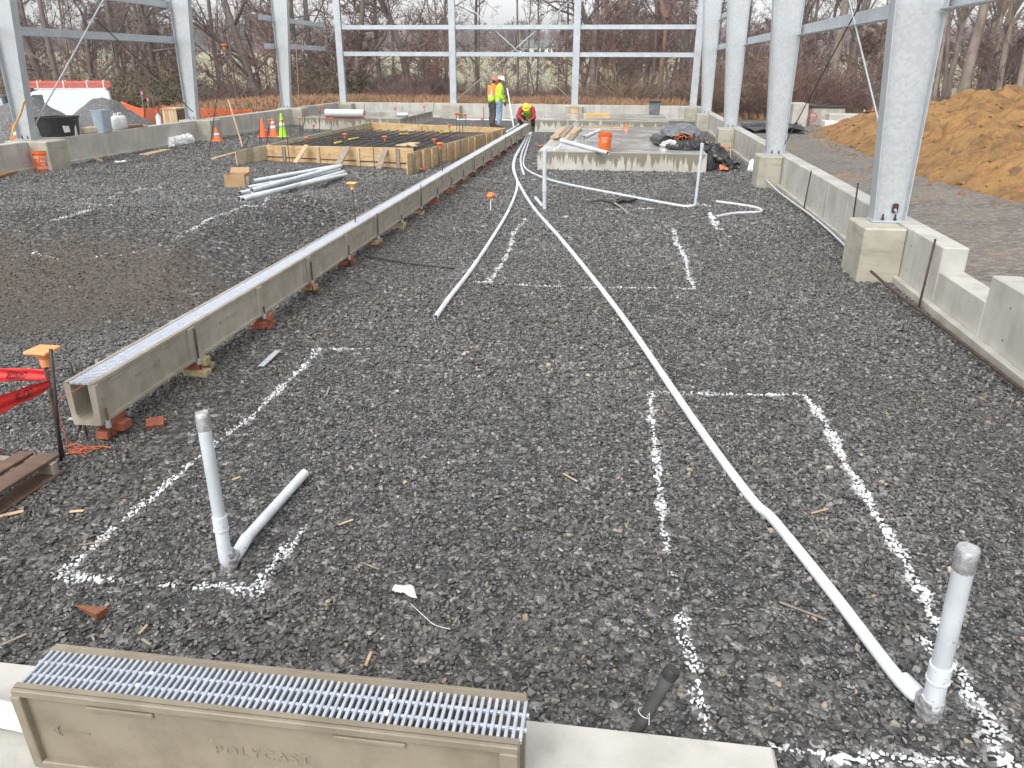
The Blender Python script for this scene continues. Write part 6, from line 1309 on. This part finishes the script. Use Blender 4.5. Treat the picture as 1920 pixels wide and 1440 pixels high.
def put_tree(k, x, y, s, rz, label, group=None):
    o = PT[k]
    loc = (x, y, field(x, y)-.05)
    if k in used: o = dup(o)
    used.add(k); o.location = loc; o.rotation_euler = (0, 0, rz); o.scale = (s, s, s*R_.uniform(.92, 1.08)); o['label'] = label
    if 'group' in o.keys(): del o['group']
    if group: o['group'] = group
    return o
def atu(u, Y): d = ray(u, 190); return d.x*Y/d.y
SPEC = [('lean', 497, 46, 1.0, 0, 'thick dark tree trunk leaning left behind the short girt ends at left'),
 ('tall', 566, 50, .9, 1, 'upright dark trunk just right of the third left column'),
 ('bushy', 668, 47, 1.1, 2, 'vine thick tree right of the far left end wall post'),
 ('spread', 776, 48, 1.0, 3, 'dark crooked tree with spreading limbs left of the middle left end wall post'),
 ('bushy', 715, 52, .9, 4.2, 'broad bare tree below the gap of open sky'),
 ('tall', 893, 55, .8, 2, 'upright bare tree left of the standing workers'),
 ('pole', 970, 48, 1.0, 1, 'slim bare tree directly behind the standing workers'),
 ('pole', 1005, 50, .9, 2, 'slim bare tree right of the end wall cross bracing'),
 ('tall', 1112, 50, 1.1, 5, 'stout dark trunk behind the back pad right of the end wall post'),
 ('bushy', 1150, 56, .8, 1.4, 'bare bushy tree between the stout trunk and the forked tree'),
 ('fork', 1237, 50, 1.15, 0, 'ruddy trunk forking into a Y near the top right of the end wall'),
 ('spread', 1205, 60, .9, 1, 'dark spreading tree left of the forked trunk'),
 ('tall', 1275, 56, 1.0, .4, 'upright trunk just left of the corner post at right'),
 ('pale', 1555, 44, 1.1, .3, 'stout pale trunk between second and nearest right columns'),
 ('pale', 1583, 47, .8, 2.2, 'thinner pale trunk right beside the stout pale trunk'),
 ('tall', 1655, 46, .8, 4, 'dark trunk just left of the nearest right column'),
 ('tall', 1505, 50, .7, 2, 'dark slender trunk right of the second right column'),
 ('pale', 1800, 42, 1.15, 1.1, 'big pale trunk leaning right above the soil heap'),
 ('pole2', 1752, 44, 1.0, 2, 'slender trunk right of the nearest right column top'), ('pole2', 1772, 48, 1.1, 3, 'slender trunk beside the big pale leaning trunk'),
 ('pale', 1868, 44, .8, 4, 'pale trunk second from the right edge'), ('pale', 1908, 42, .8, 5.1, 'pale trunk at the right edge above the soil heap'),
 ('pole2', 1838, 50, 1.1, .7, 'thin trunk between the two pale trunks near the right edge'), ('pole', 1890, 48, 1.2, 3, 'thin dark trunk near the right edge'), ('pole', 1735, 52, 1.2, 3.3, 'thin dark trunk touching the nearest right column'),
 ('tall', 118, 40, .95, 1, 'thick trunk behind the first left girt, left of the brace rods'), ('bushy', 90, 44, 1.2, 0, 'vine tangled tree above the red ladder rack'),
 ('tall', 228, 44, .95, 3, 'upright brown trunk above the middle of the left girt'), ('tall', 262, 48, .85, 5, 'second brown trunk right of the one above the left girt'), ('spread', 180, 50, .9, 2, 'dark spreading tree behind the crossing of the left brace rods'),
 ('bushy', 300, 46, 1.0, 1, 'tangled tree just left of the second left column'), ('tall', 415, 50, .9, 2, 'dark trunk right of the second left column'), ('pole', 445, 44, .8, 1, 'thin tree beside the tall thin rebar stake at left'),
 ('bushy', 30, 46, 1.1, 3, 'tangled tree at the far left edge')]
for k, u, Y, s, rz, l in SPEC: put_tree(k, atu(u, Y), Y, s, rz, l)
rt_r = random.Random(21); cnt = 0
for _ in range(400):
    if cnt >= 125: break
    u = rt_r.uniform(-120, 2040); Y = rt_r.uniform(50, 78)
    if 680 < u < 800 and rt_r.random() < .8: continue
    if 840 < u < 1080 and rt_r.random() < .5: continue
    k = rt_r.choice(['tall', 'pole', 'pole', 'tall', 'pole2', 'bushy', 'spread', 'tall'] if u < 1400 else ['pale', 'pole2', 'pole', 'pole2', 'tall', 'pole'])
    if 840 < u < 1080: k = 'pole'
    put_tree(k, atu(u, Y), Y, rt_r.uniform(.65, 1.05), rt_r.uniform(0, 6.28), 'bare winter tree in the row behind the building frame', 'bare trees of the background wood'); cnt += 1
# ---- shrubs
def shrub_proto(name, seed, n, H, mt, rmin=.008, spread=.7, leaves=None):
    r = random.Random(seed); t = MB(); root = thing(name, 'x', 'shrub', (0, 0, 0)); lv = MB()
    for i in range(n):
        a = r.uniform(0, 2*pi); d = Vector((cos(a)*spread*r.random(), sin(a)*spread*r.random(), 1)).normalized(); p = Vector((cos(a), sin(a), 0))*r.uniform(0, .35*H*spread); L = H*r.uniform(.5, 1.05); k = 4; pts = [p]
        for j in range(k): d = rv(r, d, .22); d = (d+Vector((cos(a)*.08, sin(a)*.08, -.06*j))).normalized(); pts.append(pts[-1]+d*L/k)
        t.tube(pts, [rmin*2.2, rmin*1.8, rmin*1.4, rmin*1.1, rmin*.7], 3, False)
        for _ in range(6):
            s = r.uniform(.25, 1)*k; j = min(k-1, int(s)); q = lerp(pts[j], pts[j+1], s-j); e = rv(r, (pts[j+1]-pts[j]).normalized(), r.uniform(.4, 1.0)); l2 = L*r.uniform(.14, .34); m_ = q+e*l2*.5+Vector((0, 0, .02)); e2 = rv(r, e, .35); q2 = m_+e2*l2*.5; t.tube([q, m_, q2], [rmin*1.1, rmin*.8, rmin*.5], 3, False)
            for _k in range(2): e3 = rv(r, e2, .7); t.tube([m_, m_+e3*l2*.5], [rmin*.7, rmin*.4], 3, False)
            if leaves:
                for _k in range(5): c = q+e*l2*r.random()+Vector((r.gauss(0, .1), r.gauss(0, .1), r.gauss(0, .1))); x = Vector((r.gauss(0, 1), r.gauss(0, 1), r.gauss(0, 1))).normalized()*.06; y = x.cross(Vector((r.gauss(0, 1), r.gauss(0, 1), 1))).normalized()*.045; lv.add([c-x, c-y, c+x, c+y], [(0, 1, 2, 3)])
    t.build('stems', mt, root, weld=False)
    if leaves: lv.build('foliage', leaves, root, weld=False)
    return root
SP = dict(red=shrub_proto('leafless_shrub', 31, 80, 2.6, m_shrub), red2=shrub_proto('leafless_shrub', 32, 95, 2.0, m_shrub, spread=1.0), tan=shrub_proto('leafless_shrub', 33, 70, 2.4, m_shrubt, spread=.9), dark=shrub_proto('leafless_shrub', 34, 80, 3.2, m_twig, rmin=.011, spread=.8), vine=shrub_proto('vine_covered_shrub', 35, 60, 2.8, m_shrubt, leaves=m_vine))
us2 = set()
def put_shrub(k, u, Y, s, label, group=None):
    o = SP[k]
    if k in us2: o = dup(o)
    us2.add(k); x = atu(u, Y); o.location = (x, Y, field(x, Y)-.05); o.rotation_euler = (0, 0, R_.uniform(0, 6.28)); o.scale = (s*1.15, s*1.15, s); o['label'] = label
    if 'group' in o.keys(): del o['group']
    if group: o['group'] = group
for k, u, Y, s, l in (('vine', 120, 38, 1.2, 'green tinged vine covered shrub above the red ladder rack'), ('tan', 215, 39, 1.3, 'grey tan tangled brush behind the right gravel pile'), ('vine', 285, 41, 1.3, 'vine covered brush left of the second left column'), ('vine', 615, 46, 1.1, 'olive tinged shrub between third left column and corner post'), ('tan', 1185, 43, 1.1, 'tan twiggy shrub above the black tub on the back pad'), ('tan', 1395, 40, 1.3, 'tan brush between third and second right columns'), ('red', 1520, 39, 1.0, 'reddish brush above the concrete vaults')):
    put_shrub(k, u, Y, s, l)
cnt = 0
for _ in range(1200):
    if cnt >= 230: break
    u = rt_r.uniform(-140, 1980); Y = rt_r.uniform(43, 58) if u < 1330 else rt_r.uniform(39.5, 50)
    if 850 < u < 1080 and rt_r.random() < .72: continue
    if u > 1700: Y = rt_r.uniform(41, 48)
    k = rt_r.choice(['red', 'red2', 'dark', 'red', 'tan', 'red2']); s = rt_r.uniform(.6, 1.1)*(1.15 if u < 480 or 1330 < u < 1560 else .85)*(.55 if u > 1600 else 1)
    if rt_r.random() < .06: k = 'vine'
    put_shrub(k, u, Y, s, 'leafless brown shrub in the thicket behind the building frame', 'shrubs of the background thicket'); cnt += 1
SAP = [tree_proto('bare_sapling', 41+i, 3.8+.7*i, .06, m_shrub if i % 2 else m_twig, lo=.05, n=(16, 8, 5), wob=.3, up=.1, ang=(.35, 1.0), len=(.3, .55), maxd=3, tdepth=0, twig=m_shrub if i % 2 == 0 else m_twig, rmin=.011) for i in range(3)]
cnt = 0
for _ in range(900):
    if cnt >= 110: break
    u = rt_r.uniform(-140, 2020); Y = rt_r.uniform(45, 74)
    if 850 < u < 1080 and rt_r.random() < .6: continue
    if 690 < u < 800 and rt_r.random() < .5: continue
    o = SAP[cnt] if cnt < 3 else dup(SAP[cnt % 3]); x = atu(u, Y); s = rt_r.uniform(.7, 1.15); o.location = (x, Y, field(x, Y)-.1); o.rotation_euler = (0, 0, rt_r.uniform(0, 6.28)); o.scale = (s*1.2, s*1.2, s); tag(o, 'thin many stemmed sapling in the wood behind the building frame', 'sapling', 'saplings of the background wood'); cnt += 1
# ---- dry grass
def tuft(seed, H, n, sp):
    r = random.Random(seed); t = MB()
    for _ in range(n):
        a = r.uniform(0, 6.28); p = Vector((cos(a)*r.random()*sp, sin(a)*r.random()*sp, 0)); d = Vector((cos(a)*r.uniform(0, .35), sin(a)*r.uniform(0, .35), 1)).normalized(); L = H*r.uniform(.5, 1.1); w = Vector((-sin(a), cos(a), 0))*.009
        m_ = p+d*L*.6; q = m_+(d+Vector((cos(a)*.4, sin(a)*.4, -.1))).normalized()*L*.4; t.add([p-w, p+w, m_+w*.7, q, m_-w*.7], [(0, 1, 2, 3, 4)])
    me = bpy.data.meshes.new('tuft'); me.from_pydata([tuple(v) for v in t.v], [], t.f); me.materials.append(m_dryg); return bpy.data.objects.new('tuft', me)
tf = [tuft(i, .95, 45, .22) for i in range(5)]; rs3 = np.random.RandomState(9); Pg = []
for _ in range(9000):
    x = rs3.uniform(-45, 14); y = 39.2+abs(rs3.normal(0, 3.2)) if x > -15 else 37+abs(rs3.normal(0, 4.5))
    if x > 3.5 and y < 42: continue
    Pg.append((x, y, field(x, y)))
for _ in range(3500):
    x = rs3.uniform(3, 40); y = rs3.uniform(38, 52); Pg.append((x, y, field(x, y)))
n = len(Pg); s = rs3.uniform(.55, 1.15, n); dx_ = np.array([.6 if p[0] > 3 else 1 for p in Pg]); s *= dx_
scatter('dry_grass', Pg, np.c_[np.zeros(n), np.zeros(n), rs3.rand(n)*6.28], np.c_[s, s, s], tf, {}, 'tall dry orange brown grass and weeds growing beyond the end wall', 'grass')
# ---- far wood on the hill
def far_tree(seed):
    r = random.Random(seed); t = MB(); H = 1.0
    t.tube([(0, 0, -.1), (0, 0, .9)], [.03, .008], 4, False)
    for _ in range(120):
        z = r.uniform(.2, .85); a = r.uniform(0, 6.28); d = Vector((cos(a), sin(a), r.uniform(.3, 1.4))).normalized(); L = r.uniform(.12, .36)*(1.1-z*.6); t.tube([(0, 0, z), Vector((0, 0, z))+d*L], [.007, .003], 3, False)
    me = bpy.data.meshes.new('far_tree'); me.from_pydata([tuple(v) for v in t.v], [], t.f); me.materials.append(mat('hazed_far_twigs', (.30, .25, .245), (.24, .20, .195), scale=.2, rough=1)); return bpy.data.objects.new('far_tree', me)  # twig colour is paled to mauve grey to imitate air haze over distance
ft_ = [far_tree(i) for i in range(4)]; Pf = []
for _ in range(2600):
    y = 215+abs(rs3.normal(0, 120)); x = rs3.uniform(-1.15, .95)*y; Pf.append((x, y, field(x, y)))
n = len(Pf); s = rs3.uniform(6, 10, n)
scatter('far_wood', Pf, np.c_[np.zeros(n), np.zeros(n), rs3.rand(n)*6.28], np.c_[s*1.2, s*1.2, s], ft_, {}, 'pale grey brown bare wood covering the far hillside', 'wood')
for k, (u, Y, w, l) in enumerate(((565, 165, 6, 'small pale house far across the field at left'), (1000, 175, 6, 'small pale house far across the field behind the workers'), (1035, 190, 5, 'smaller shed right of the far house behind the workers'), (1520, 150, 6, 'small pale house far across the field at right'))):
    x = atu(u, Y); z = field(x, Y); r = thing('distant_house', l, 'house', (x, Y, z)); MB().box(x-w/2, x+w/2, Y, Y+6, z-1, z+1.7, .05).build('wall', m_white, r); t = MB(); t.prism([(-3.4, 0), (3.4, 0), (0, 1.5)], (x-w/2-.3, Y+3, z+1.71), (x+w/2+.3, Y+3, z+1.71)); t.build('roof', m_tarpg, r)
    for j in (-.28, .05, .3): MB().box(x+w*j-.4, x+w*j+.4, Y-.06, Y-.005, z+.5, z+1.3, .01).build('window', m_glass, r)
# ================================================================== HAZE
hz = MB(); hz.v = []; hz.add([(x, y, z) for x in (-720, 720) for y in (-110, 710) for z in (-2.9, 32)], [(0, 1, 3, 2), (4, 6, 7, 5), (0, 4, 5, 1), (2, 3, 7, 6), (0, 2, 6, 4), (1, 5, 7, 3)])
hm = bpy.data.materials.new('haze_air'); hm.use_nodes = True; hn = hm.node_tree; hn.nodes.remove(hn.nodes['Principled BSDF']); pv_ = hn.nodes.new('ShaderNodeVolumePrincipled'); pv_.inputs['Color'].default_value = (.93, .95, .98, 1); pv_.inputs['Density'].default_value = .0007; pv_.inputs['Anisotropy'].default_value = .2
hn.links.new(pv_.outputs[0], hn.nodes['Material Output'].inputs['Volume'])
tag(hz.build('haze', hm), kind='stuff')
